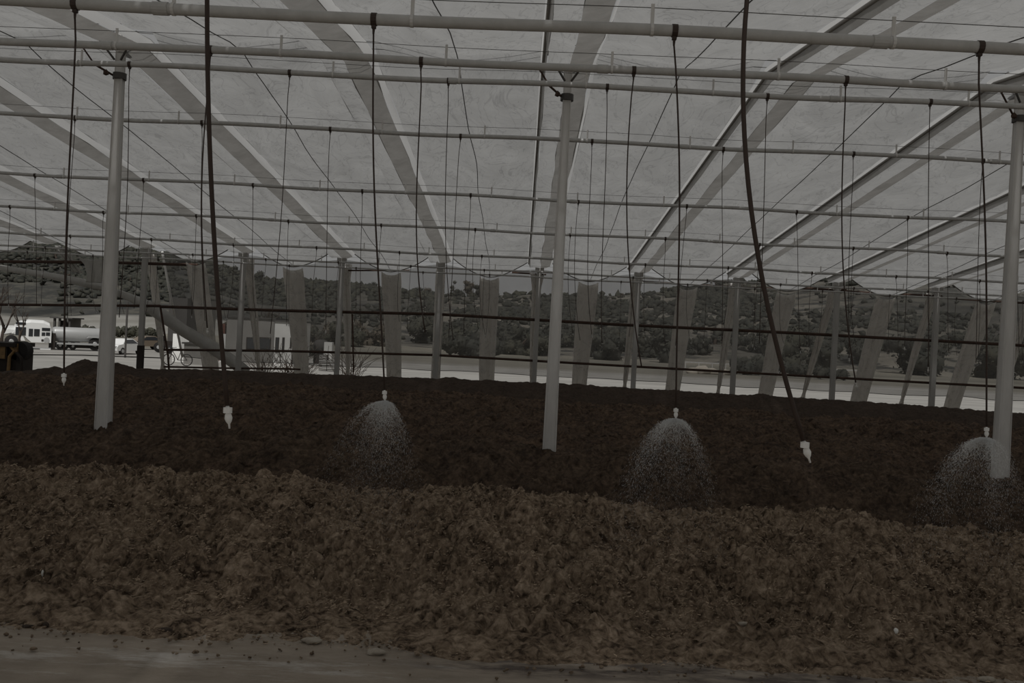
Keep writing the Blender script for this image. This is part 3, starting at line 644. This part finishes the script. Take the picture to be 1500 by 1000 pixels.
# bus-nosed white cab
X0,X1=bx(18),bx(75); zt=bz_(50,468)
th=thing('cab_truck',((X0+X1)/2,YB,0),'white bus-style cab with divided side window, parked in the yard at far left','truck')
H=zt; 
prof=[(X0+.15,1.15),(X0+.05,H-1.15),(X0+.35,H-.45),(X0+.75,H-.12),(X0+1.4,H),(X1-.6,H-.02),(X1-.15,H-.2),(X1,H-.55),(X1,.5),(X0+1.5,.5),(X0+1.2,.75),(X0+.8,1.15)]
# body with round roof: three slices
mb=MB(); sl=[]
for yy_,sh in ((0,.22),(.12,.06),(.35,0),(2.0,0),(2.25,.06),(2.4,.22)):
    sl.append([(px_ if True else 0,YB+yy_,z_-(sh if z_>H-.6 else 0)) for px_,z_ in prof])
nn=len(prof); v=[q for s_ in sl for q in s_]; f=[tuple(range(nn))[::-1],tuple((len(sl)-1)*nn+i for i in range(nn))]
for a in range(len(sl)-1):
    for i in range(nn): f.append((a*nn+i,a*nn+(i+1)%nn,(a+1)*nn+(i+1)%nn,(a+1)*nn+i))
mb.add(v,f); mb.build('cab_body','white',th,smooth=False)
lx(th,'hood','white',lambda m:m.prism([(X0-1.9,1.0),(X0-1.85,1.45),(X0-1.2,1.62),(X0+.2,1.68),(X0+.9,1.6),(X0+.9,1.0)],1,YB+.35,YB+2.05))
lx(th,'fender','white',lambda m:m.prism([(X0-.95,.75),(X0-.75,1.25),(X0-.2,1.42),(X0+.5,1.35),(X0+.85,1.0),(X0+1.05,.6),(X0+.75,.6),(X0+.5,1.0),(X0,1.15),(X0-.5,1.05),(X0-.75,.7)],1,YB+.02,YB+.5))
wheel(th,X0+.05,YB+.02,.5)
def pane(a,b,c,d,nm='window',m='glass'): 
    xa_,xb_=bx(a),bx(b); za=bz_((a+b)/2,c); zb2=bz_((a+b)/2,d)
    mb=MB(); mb.box((xa_,YB-.03,zb2),(xb_,YB+.03,za)); return mb.build(nm,m,th,smooth=False)
pane(24,38.5,478.5,490.5,'windshield'); pane(42.5,48.5,481,492,'door_window'); pane(50,58,481.5,492,'side_window')
for a,b,c,d in ((61,73,480,484.5),(61,66,486.5,491.5),(67,73,486.5,491.5)): pane(a,b,c,d,'rear_window')
pane(24,38,471.5,475,'destination_window'); 
lx(th,'emblem','silver',lambda m:m.tube([(bx(68.5),YB-.04,bz_(68,498)),(bx(68.5),YB+.02,bz_(68,498))],.22,16))
lx(th,'side_marker','under',lambda m:m.box((bx(61),YB-.04,bz_(61,499.5)),(bx(64),YB,bz_(61,496.5))))
lx(th,'rub_rail','silver',lambda m:m.box((bx(41),YB-.05,bz_(50,509.5)),(bx(75),YB,bz_(50,508))))
lx(th,'step_box','white',lambda m:m.box((bx(60),YB-.05,bz_(68,518)),(bx(75),YB+.6,bz_(68,510.5))))
# tanker trailer
th=thing('tank_trailer',(bx(120),YB,0),'long silver tank on a dark wheeled frame behind the white cab','tank trailer')
cz=(bz_(120,480.5)+bz_(120,502))/2; rz=(bz_(120,480.5)-bz_(120,502))/2
mb=MB(); xa_,xb_=bx(77),bx(168); mb.tube([(xa_,YB+1.2,cz),(xa_+.12,YB+1.2,cz),(xa_+.3,YB+1.2,cz),(xb_-.3,YB+1.2,cz),(xb_-.12,YB+1.2,cz),(xb_,YB+1.2,cz)],[rz*.55,rz*.9,rz,rz,rz*.9,rz*.55],32); o=mb.build('tank','silver',th)
lx(th,'walkway','silver',lambda m:m.box((bx(84),YB+.05,bz_(120,506)),(bx(165),YB+2.2,bz_(120,503.5))))
lx(th,'chassis','under',lambda m:m.box((bx(78),YB+.4,bz_(120,511)),(bx(160),YB+2.0,bz_(120,506))))
lx(th,'front_bracket','under',lambda m:m.box((bx(75.5),YB+.3,bz_(78,514)),(bx(82),YB+2.0,bz_(78,488))))
for a,r_ in ((89,.33),(96,.33),(108,.3),(141,.5),(157,.5)): wheel(th,bx(a),YB+.25,r_)
lx(th,'mudguard','silver',lambda m:m.prism([(bx(128),.95),(bx(131),1.1),(bx(165),1.15),(bx(168),.6),(bx(166),.6),(bx(163),1.0),(bx(131),1.0)],1,YB+.1,YB+.5))
# the rig stands at an angle to the picture: turn cab and trailer about the coupling
TH=math.radians(34); PV=Vector((bx(75),YB,0)); RM=Matrix.Rotation(TH,3,'Z')
for o in list(COL.objects):
    if o.name in('cab_truck','tank_trailer'):
        l=Vector(o.location)-PV; l.x*=.9; o.location=PV+RM@l; o.rotation_euler=(0,0,TH); o.scale=(.9,.85,1)
def car(px,Y,rz,m,lab,sc=1.0):
    X=at(px,505,Y).x; th=thing('car',(0,0,0),lab,'car'); th['_l']=(0,0,0)
    body=[(-2.1,.35),(-2.15,.65),(-1.95,.85),(-1.2,.95),(1.15,.98),(1.9,.88),(2.1,.7),(2.1,.35)]
    mb=MB(); mb.prism(body,1,-.85,.85); mb.build('body',m,th,smooth=False)
    cab=[(-1.25,.93),(-.55,1.38),(.55,1.42),(1.35,.96)]
    mb=MB(); v=[(a,s*(.8 if z<1.1 else .62),z) for s in (-1,1) for a,z in cab]; mb.add(v,[(0,1,2,3),(7,6,5,4),(0,4,5,1),(1,5,6,2),(2,6,7,3),(3,7,4,0)]); mb.build('cabin',m,th,smooth=False)
    mb=MB(); 
    v=[(a,s*(.815 if z<1.1 else .66),z) for s in (-1,1) for a,z in ((-1.05,.99),(-.5,1.33),(.5,1.36),(1.12,1.0))]; mb.add(v,[(0,1,2,3),(7,6,5,4),(0,4,5,1),(1,5,6,2),(2,6,7,3),(3,7,4,0)]); mb.build('windows','glass',th,smooth=False)
    for wx in (-1.3,1.3):
        for wy in (-.87,.65):
            mb=MB(); mb.tube([(wx,wy,.32),(wx,wy+.22,.32)],.32,18); o=mb.build('wheel','rubber',th)
            mb=MB(); yy_=-.89 if wy<0 else .86; mb.tube([(wx,yy_,.32),(wx,yy_+.04,.32)],.18,12); h=mb.build('hub','silver'); h.parent=o
    for s in (-.6,.6):
        mb=MB(); mb.box((-2.17,s-.18,.62),(-2.05,s+.18,.76)); mb.build('headlight','silver',th,smooth=False)
    mb=MB(); mb.box((-2.17,-.3,.5),(-2.1,.3,.68)); mb.build('grille','under',th,smooth=False)
    th.location=(X,Y,gz(X,Y)); th.rotation_euler=(0,0,rz); th.scale=(sc,)*3
    return th
car(180,66,1.42,'white','white car facing the camera behind the tank trailer',.82)
car(215,78,1.0,'tan','tan car standing in the yard right of the white car',.85)
# small tractor
X=at(232,508,72).x; th=thing('utility_tractor',(X,72,0),'small dark tractor at the right of the tan car','tractor')
wheel(th,X,72,.42); wheel(th,X+.9,72,.3); lx(th,'tractor_body','under',lambda m:m.box((X-.2,72.3,.4),(X+1.2,73.1,.95))); lx(th,'seat','rubber',lambda m:m.box((X-.3,72.4,.95),(X+.1,73,1.35)))
# open shelter behind the trailer
Ys=84; xa_,xb_=at(78,470,Ys).x,at(105,470,Ys).x; z1=at(90,464.5,Ys).z; th=thing('open_shelter',((xa_+xb_)/2,Ys,0),'small flat-roofed dark shelter standing behind the tank trailer','shelter')
lx(th,'roof','walld',lambda m:m.box((xa_-.2,Ys-.3,z1-.12),(xb_+.2,Ys+2,z1)))
lx(th,'wall','wallg',lambda m:m.box((xa_+.1,Ys+1.7,0),(xb_,Ys+1.8,z1-.1)))
for i in range(4):
    xx=xa_+.15+(xb_-xa_-.3)*i/3; lx(th,'post','walld',lambda m:m.box((xx-.09,Ys-.1,0),(xx+.09,Ys+.08,z1-.1)))
lx(th,'cabinet','under',lambda m:m.box((xa_+.5,Ys+.2,0),(xa_+1.1,Ys+1,z1-.3)))
# utility pole
q=at(187,442,60); mb=MB(); mb.tube([(q.x,60,0),(q.x,60,q.z)],.07,8); tag(mb.build('utility_pole','walld'),'dark slim pole standing in the yard above the white car','pole')
mb=MB()
# low roadside fence in the far field, right
def fence(pts,Y,h,lab,n=14):
    P=[at(a,b,Y) for a,b in pts]; th=thing('field_fence',(P[0].x,Y,0),lab,'fence')
    a,b=P[0],P[-1]
    mb=MB(); mb.box((min(a.x,b.x),Y-.03,h-.12),(max(a.x,b.x),Y+.03,h)); mb.build('top_rail','rear',th,smooth=False)
    for i in range(n+1):
        X=a.x+(b.x-a.x)*i/n; mb=MB(); mb.box((X-.05,Y-.05,-.1),(X+.05,Y+.05,h)); mb.build('post','rear',th,smooth=False)
fence([(985,520),(1260,534)],95,1.0,'long low pale fence across the field right of the middle')
# buildings behind the net
def building(px0,px1,pyt,Y,D,m,lab,side=None,wins=(),name='shed',roof=True):
    a,b=at(px0,500,Y).x,at(px1,500,Y).x; h=at((px0+px1)/2,pyt,Y).z
    th=thing(name,((a+b)/2,Y,0),lab,'building')
    lx(th,'wall',m,lambda q:q.box((a,Y,-.05),(b,Y+D,h)))
    if roof: lx(th,'roof','walld',lambda q:q.box((a-.12,Y-.12,h),(b+.12,Y+D+.1,h+.1)))
    for (w0,w1,y0,y1) in wins:
        xx0,xx1=at(w0,500,Y).x,at(w1,500,Y).x; z0,z1=at((w0+w1)/2,y1,Y).z,at((w0+w1)/2,y0,Y).z
        o=lx(th,'window','under',lambda q:q.box((xx0,Y-.04,z0),(xx1,Y+.03,z1)))
        mb=MB(); mb.box((xx0+.06,Y-.06,z0+.06),(xx1-.06,Y-.03,z1-.06)); p_=mb.build('pane','glass'); p_.parent=o; p_.data.transform(Matrix.Translation(-Vector(th['_l'])))
    return th
building(331,401,466,60,5,'wallg','grey single-storey building behind the net with two dark windows',wins=((361,377,494,512),(380,397,494,512)),name='yard_building')
building(401.5,428,471,59.5,5,'wallw','pale annex with narrow windows at the right end of the grey building',wins=((403.5,409,494,516),(413.5,417,494,516),(425,427.5,494,510)),name='annex')
building(245,272,436,75,5,'walld','tall dark shed behind the net beside the left hanging sheet',name='tall_shed',roof=False)
building(273,292,438,80,4,'wallg','pale tall shed right of the dark one',name='tall_shed',roof=False)
building(270,300,504,56,1.5,'wallg','low grey box shed behind the fallen roll',name='low_shed')
# corrugated panel
Yc=57; a,b=at(253,500,Yc).x,at(277,500,Yc).x; z0,z1=at(265,512,Yc).z,at(265,489,Yc).z
mb=MB(); n=24; v=[]; 
for i in range(n+1):
    X=a+(b-a)*i/n; yy_=Yc+.04*math.sin(i*math.pi/1.5)
    v+=[(X,yy_,0),(X,yy_,z1),(X,yy_+.03,0),(X,yy_+.03,z1)]
f=[]
for i in range(n):
    o=i*4; f+=[(o,o+4,o+5,o+1),(o+2,o+3,o+7,o+6),(o+1,o+5,o+7,o+3)]
mb.add(v,f); tag(mb.build('corrugated_panel','wallw'),'pale corrugated sheet standing beside the low grey shed','panel')
Yr=62; q0=at(322,488,Yr); q1=at(330,474,Yr); mb=MB(); mb.box((q0.x,Yr,0),(q1.x,Yr+.3,q1.z)); o=mb.build('red_cabinet','red',smooth=False); tag(o,'tall red-brown cabinet left of the grey building','cabinet')
Yr=61; q0=at(323,498,Yr); q1=at(331,489,Yr); mb=MB(); mb.box((q0.x,Yr,0),(q1.x,Yr+.3,q1.z)); tag(mb.build('white_cabinet','wallw',smooth=False),'white box in front of the red-brown cabinet','box')
# bicycle
Yb=53; xb0,xb1=at(247,535,Yb).x,at(273,535,Yb).x; th=thing('bicycle',((xb0+xb1)/2,Yb,0),'dark bicycle parked behind the dark heap, under the net\'s left edge','bicycle')
for X in (xb0,xb1):
    mb=MB(); mb.tube([(X+.34*math.cos(t),Yb,.36+.34*math.sin(t)) for t in np.linspace(0,math.tau,25)],.03,6); o=mb.build('wheel','rubber',th)
    mb=MB()
    for t in np.linspace(0,math.pi,6,endpoint=False): mb.tube([(X+.33*math.cos(t),Yb,.36+.33*math.sin(t)),(X-.33*math.cos(t),Yb,.36-.33*math.sin(t))],.005,4)
    p_=mb.build('spokes','wire'); p_.parent=o; p_.data.transform(Matrix.Translation(-Vector(th['_l'])))
mb=MB(); A=(xb0,Yb,.36); D_=(xb1,Yb,.36); bb=(xb0+.62,Yb,.34); st=(xb0+.72,Yb,.88); hd=(xb0+.2,Yb,.9)
bb=((xb0+xb1)/2,Yb,.34); st=((xb0+xb1)/2+.18,Yb,.9); hd=(xb0+.2,Yb,.88)
for p,q in ((D_,bb),(D_,st),(bb,st),(bb,hd),(st,hd),(hd,A)): mb.tube([p,q],.022,6)
mb.build('frame','walld',th)
mb=MB(); mb.tube([hd,(hd[0]-.02,Yb,1.05),(hd[0]+.12,Yb-.25,1.08)],.018,6); mb.tube([(hd[0]-.02,Yb,1.05),(hd[0]+.12,Yb+.25,1.08)],.018,6); mb.build('handlebar','wire',th)
mb=MB(); mb.blob((st[0],Yb,.98),.12,.1,1,(1.2,.6,.4)); mb.build('saddle','rubber',th)
# dark round tank and white bin
Yt=66; p=at(467,506,Yt); th=thing('round_tank',(p.x,Yt,0),'dark round tank lying behind the net left of the caption area','tank'); th['label']='dark round tank on its side beside a white bin behind the net'
mb=MB(); mb.tube([(p.x,Yt-.1,p.z),(p.x,Yt+.1,p.z),(p.x,Yt+1.5,p.z),(p.x,Yt+1.6,p.z)],[.3,.45,.45,.3],18); mb.build('tank_shell','walld',th)
mb=MB(); mb.box((p.x-.4,Yt+.2,0),(p.x+.4,Yt+.4,p.z-.3)); mb.box((p.x-.4,Yt+1.1,0),(p.x+.4,Yt+1.3,p.z-.3)); mb.build('stand','under',th,smooth=False)
p=at(480,514,64); mb=MB(); a=p.x; mb.box((a-.28,64,0),(a+.3,64.6,at(480,501,64).z)); tag(mb.build('bin','wallw',smooth=False),'white upright bin right of the round tank','bin')
# stacked crates
ci=0
cl=['lowest slatted crate of the left stack by the dark sheet','middle slatted crate of the left stack by the dark sheet','topmost slatted crate of the left stack','lowest slatted crate of the right stack','topmost slatted crate of the right stack']
for (px,k) in ((473,0),(473,1),(473,2),(485,0),(485,1)):
    Yk=56; X=at(px,530,Yk).x; z=.34*k; th=thing('crate',(X,Yk,z),cl[ci],'crate','slatted crates stacked in the yard'); ci+=1
    for s in range(3): lx(th,'slat','rear' if (k+s)%2 else 'wallg',lambda m:m.box((X-.24,Yk-.02,z+.02+s*.11),(X+.24,Yk+.02,z+.09+s*.11)))
    for sx_ in (-.22,.22): lx(th,'corner_post','under',lambda m:m.box((X+sx_-.03,Yk-.0,z),(X+sx_+.03,Yk+.45,z+.33)))
    lx(th,'back','walld',lambda m:m.box((X-.2,Yk+.42,z+.02),(X+.2,Yk+.46,z+.32)))
# loader at the far left edge, standing on the rear heap side
YL=31.9; 
def LP(px,py): return at(px,py,YL)
th=thing('loader',(LP(10,530).x,YL,0),'worn ochre loader with a dark frame cut off by the left picture edge','loader')
def pb(nm,m,a,b,c,d,y0=0,y1=.5):
    p,q=LP(a,d),LP(b,c); mb=MB(); mb.box((p.x,YL+y0,p.z),(q.x,YL+y1,q.z)); return mb.build(nm,m,th,smooth=False)
pb('engine_cover','orange',-60,8,503,522,0,1.3); pb('chassis','under',-60,22,520,545,.1,1.2)
pb('cab_roof','under',-40,25,502.5,505,-.1,1.2); pb('front_plate','orange',20,25,503,516,0,.6)
pb('cab_pillar','under',8,10.5,504,530,0,.1)
mb=MB(); mb.tube([LP(15,506),LP(21,514),LP(14,522),LP(12,545)],.06,8); mb.build('lift_arm','orange',th)
mb=MB(); mb.tube([LP(24,516),LP(31,524),LP(32,530),LP(32,545)],.055,8); mb.build('guard_frame','under',th)
mb=MB(); c=LP(27,538); mb.tube([(c.x-.1,YL+.1,.35+1.0),(c.x-.1,YL+.5,.35+1.0)],.35,20); mb.build('wheel','rubber',th)
# ------------------------------------------------------------------ vegetation
def tree(px,Y,py_top,w,m,lab,grp,seed,z0=None,blobs=9,trunk=True):
    X=at(px,480,Y).x; g=gz(X,Y) if z0 is None else z0; zt=at(px,py_top,Y).z; h=max(zt-g,1.5); rr=random.Random(seed)
    th=thing('tree',(X,Y,g),lab,'tree',grp)
    mb=MB(); far=Y>200
    for i in range(blobs):
        t=rr.uniform(.35,.88) if trunk else rr.uniform(.03,.85); a=rr.uniform(0,6.3); e=math.sqrt(max(.12,1-((t-.5)*1.6)**2)); R_=w*.5*rr.uniform(.25,.45)*e+.06*w
        R_=min(R_,h*.3); rad=max(w*.5-R_,0)*rr.uniform(.1,1)*e
        c=(X+math.cos(a)*rad,Y+math.sin(a)*rad,min(g+h*t,g+h-R_))
        mb.blob(c,R_*.86,.3,2 if not far else 1,(1,1,.9),seed*31+i)
        for q in range(70 if not far else 34):
            d=Vector((rr.gauss(0,1),rr.gauss(0,1),rr.gauss(0,1))).normalized(); p=Vector(c)+d*R_*rr.uniform(.8,1.18)
            sz=R_*rr.uniform(.1,.24); u_=Vector((rr.gauss(0,1),rr.gauss(0,1),rr.gauss(0,1))).normalized()*sz; v_=u_.orthogonal().normalized()*sz*rr.uniform(.4,1)
            mb.add([p-u_,p+v_,p+u_,p-v_],[(0,1,2,3)])
    mb.build('crown',m,th)
    mb=MB(); mb.tube([(X,Y,g-.3),(X+.1*w*rr.uniform(-1,1),Y,g+h*.35),(X+.1*w*rr.uniform(-1,1),Y,g+h*.7)],[w*.05,w*.04,w*.015],6); mb.build('trunk','bark',th)
    return th
g1='dark round trees along the hill crest'
for i,(px,py,w) in enumerate(sorted([(318,386,26),(335,393,18),(348,389,20),(362,402,18),(376,396,16),(392,408,24),(408,407,14),(424,400,22),(440,413,16),(456,416,14),(472,410,18),(488,409,16),(500,412,22),(518,414,20),(540,411,18),(560,421,18),(577,418,16),(598,424,22),(612,419,20),(625,421,16),(642,426,18),(661,406,11),(670,420,16),(685,410,20),(701,416,20),(714,428,14),(737,431,6),(908,429,14),(935,427,10),(969,424,18),(985,430,14),(1010,426,18),(1028,424,14),(1046,425,18),(1064,423,20),(1085,421,18),(1108,420,22),(1160,416,20),(1200,412,22)])):
    Y=322-(i*37%50)
    tree(px,Y,py,w*1.25*Y/F,['leafd','leaf','leafd','leafb'][i%4],'tree on the hill crest, '+NTH[i]+' from the left along the crest',g1,i+100,blobs=8,trunk=False)
def scrub(n,seed,m,lab,fn):
    rg=random.Random(seed); mb=MB()
    k=0
    while k<n:
        px=rg.uniform(-30,1530); Y=rg.uniform(165,325); X=at(px,450,Y).x
        if rg.random()>fn(px,Y,X): continue
        r=rg.uniform(.4,1.05)*(.75 if Y<230 else 1); z=gz(X,Y); mb.blob((X,Y,z+r*.4),r,.75,1,(1.3,1,.95),k); k+=1
    tag(mb.build('hillside_scrub',m),lab,'scrub',kind='stuff')
def cl(X,Y,s): return float(vnoise(np.array([X*s+50.3]),np.array([Y*s*.7+9.1]),51)[0])
def f_dark(px,Y,X):
    if px<250: return .95 if Y>186 and cl(X,Y,.03)>-.3 else .02
    if px<640: return .9 if (Y>195 and cl(X,Y,.035)>-.12) else .1
    return .0 if (Y>300 and px<1000) else .8 if cl(X,Y,.05)>(.17 if px<1050 else .1) else .07
scrub(6500,1,'leafd','dark scrub and treetops covering the far hillside',f_dark)
scrub(900,2,'leaf','paler dry scrub scattered over the far hillside',lambda px,Y,X:0 if Y<245 or Y>305 else .8 if px<640 else .15)
# dense belt of trees in the valley (dark) right of the middle
belt=[]; rr=random.Random(5)
for i in range(34):
    px=612+i*26+rr.uniform(-8,8); hor=500+(px-750)*.05
    belt.append((px,rr.uniform(126,168),hor-rr.uniform(20,44)*(1 if px>1000 else .75)-(6 if px>1100 else 0),rr.uniform(6.5,10)))
for i,(px,Y,py,w) in enumerate(belt):
    tree(px,Y,py,w,'leafd' if i%3 else 'leaf','dark bushy tree in the valley belt right of the middle, %s from its left end'%NTH[i],'dark tree belt in the valley',200+i,trunk=False,blobs=12)
for i in range(12):
    px=342+i*21+rr.uniform(-6,6); hor=500+(px-750)*.05; tree(px,rr.uniform(112,140),hor-rr.uniform(2,22),rr.uniform(4,7),'leafb' if i%2 else 'leaf','brownish valley tree left of the middle, %s from the grey building'%NTH[i],'brownish trees in the valley',300+i,trunk=False,blobs=9)
for i in range(9):
    px=20+i*28+rr.uniform(-6,6); hor=500+(px-750)*.05; tree(px,rr.uniform(200,250),hor-rr.uniform(30,55),rr.uniform(8,13),'leafd','dark tree at the foot of the left slope, %s from the left'%NTH[i],'dark trees on the left slope',340+i,trunk=False,blobs=10)
# hedges
def hedge(a,b,py,Y,m,lab):
    pa,pb_=at(a,py,Y),at(b,py,Y); mb=MB(); n=max(3,int((pb_.x-pa.x)/1.0))
    for i in range(n): 
        X=pa.x+(pb_.x-pa.x)*(i+.5)/n; h=pa.z*(.8+.3*random.random())
        for q in range(3):
            c=Vector((X+random.uniform(-.5,.5),Y+random.uniform(-.4,.4),h*random.uniform(.3,.65))); r_=max(h*.33,.35); mb.blob(c,r_,.35,2,(1,.8,1),i*3+q)
            for _ in range(50):
                d=Vector((random.gauss(0,1),random.gauss(0,1),random.gauss(0,1))).normalized(); p=c+d*r_*random.uniform(.9,1.25); u_=Vector((random.gauss(0,1),random.gauss(0,1),random.gauss(0,1))).normalized()*r_*random.uniform(.1,.22); v_=u_.orthogonal()
                mb.add([p-u_,p+v_,p+u_,p-v_],[(0,1,2,3)])
    tag(mb.build('hedge',m),lab,'hedge')
hedge(1078,1118,519,92,'leafd','dark clipped hedge block in the field right of the middle')
hedge(1140,1238,528,90,'leafd','low dark hedge in the field before the right white post')
hedge(650,730,482,106,'leafd','long dark hedge behind the net left of the middle post')
hedge(108,235,473,118,'leaf','brown hedge row across the field above the tank trailer')
hedge(440,462,503,80,'leafd','dark shrub mass behind the net left of the round tank')
# pale rubble in the field
for i,(px,py,r) in enumerate(((1018,518,.5),(1030,519,.7),(1046,520,.55),(1062,520,.45))):
    p=at(px,py,88); mb=MB(); mb.blob((p.x,88,r*.4),r,.3,2,(1.4,1,.7),i+3); tag(mb.build('rubble_heap','rock'),'pale rubble heap in the far field, %s from the left'%ORD[i],'rubble','pale rubble heaps in the field')
# bare trees
def bare(px,Y,py,lab,seed,depth=5,spread=.5):
    X=at(px,480,Y).x; zt=at(px,py,Y).z; rr=random.Random(seed); mb=MB(); H=zt
    def br(p,d,l,r,k):
        q=p+d*l; m_=p+d*l*.5+Vector((rr.uniform(-1,1),rr.uniform(-1,1),0))*l*.06
        mb.tube([p,m_,q],[r,r*.85,r*.65],5)
        if k==0: return
        for _ in range(rr.choice((2,3,3))):
            e=(d+Vector((rr.uniform(-1,1),rr.uniform(-1,1),rr.uniform(-.2,.7)))*spread*1.3).normalized(); br(p+d*l*rr.uniform(.6,1),e,l*rr.uniform(.6,.82),r*.55,k-1)
    br(Vector((X,Y,0)),Vector((0.02,0,1)),H*.33,H*.022,depth)
    tag(mb.build('bare_tree','bark'),lab,'tree')
bare(5,58,392,'leafless tree at the left edge beside the white cab',4)
bare(29,60,420,'smaller leafless tree just behind the hood of the white cab',9,4,.35)
bare(391,62,425,'leafless tree rising behind the grey building',12)
bare(462,70,462,'low leafless bush-like tree left of the middle behind the net',15,4,.7)
# dry weeds against the rear wall
def weeds(px,py,Y,w,lab,seed):
    rr=random.Random(seed); p=at(px,py,Y); mb=MB()
    for i in range(46):
        a=rr.uniform(0,6.3); l=rr.uniform(.5,1)*w; s=Vector((p.x+rr.uniform(-w,w)*.3,Y+rr.uniform(-.1,.1),0.0))
        P=[s]; d=Vector((math.cos(a)*.5,math.sin(a)*.3,1)).normalized()
        for j in range(4): d=(d+Vector((rr.uniform(-.4,.4),rr.uniform(-.3,.3),-.1))).normalized(); P.append(P[-1]+d*l*.4)
        mb.tube(P,.012,4)
    tag(mb.build('dry_bush','bark'),lab,'bush')
weeds(424,536,46,1.3,'dry twiggy bush before the pale annex',1); weeds(513,535,45,1.5,'dry tangled bush right of the crates behind the net',2)
weeds(387,530,46,1.0,'dry twiggy bush at the foot of the fallen roll\'s end',3); weeds(443,540,45,.9,'small dry bush at the foot of the sheet before the annex',4)
# ------------------------------------------------------------------ light
w=bpy.data.worlds.new('world'); scn.world=w; w.use_nodes=True; bg=w.node_tree.nodes['Background']; bg.inputs[0].default_value=(1,.995,.98,1); bg.inputs[1].default_value=.22
sd=bpy.data.lights.new('sun','SUN'); so=bpy.data.objects.new('sun',sd); COL.objects.link(so)
sd.energy=2.15; sd.angle=math.radians(2.5); sd.color=(1,.99,.975)
el,az=math.radians(52),math.radians(180)   # from behind the camera, to the left
dv=Vector((math.sin(az)*math.cos(el),math.cos(az)*math.cos(el),math.sin(el)))
so.rotation_euler=dv.to_track_quat('Z','Y').to_euler()
vs=scn.view_settings; vs.view_transform='Standard'; vs.look='None'; vs.exposure=0; vs.gamma=1; vs.use_curve_mapping=False
scn.display_settings.display_device='sRGB'
scn.cycles.max_bounces=8; scn.cycles.diffuse_bounces=4; scn.cycles.transparent_max_bounces=16; scn.cycles.sample_clamp_indirect=4
for o in COL.objects:
    if '_l' in o: del o['_l']
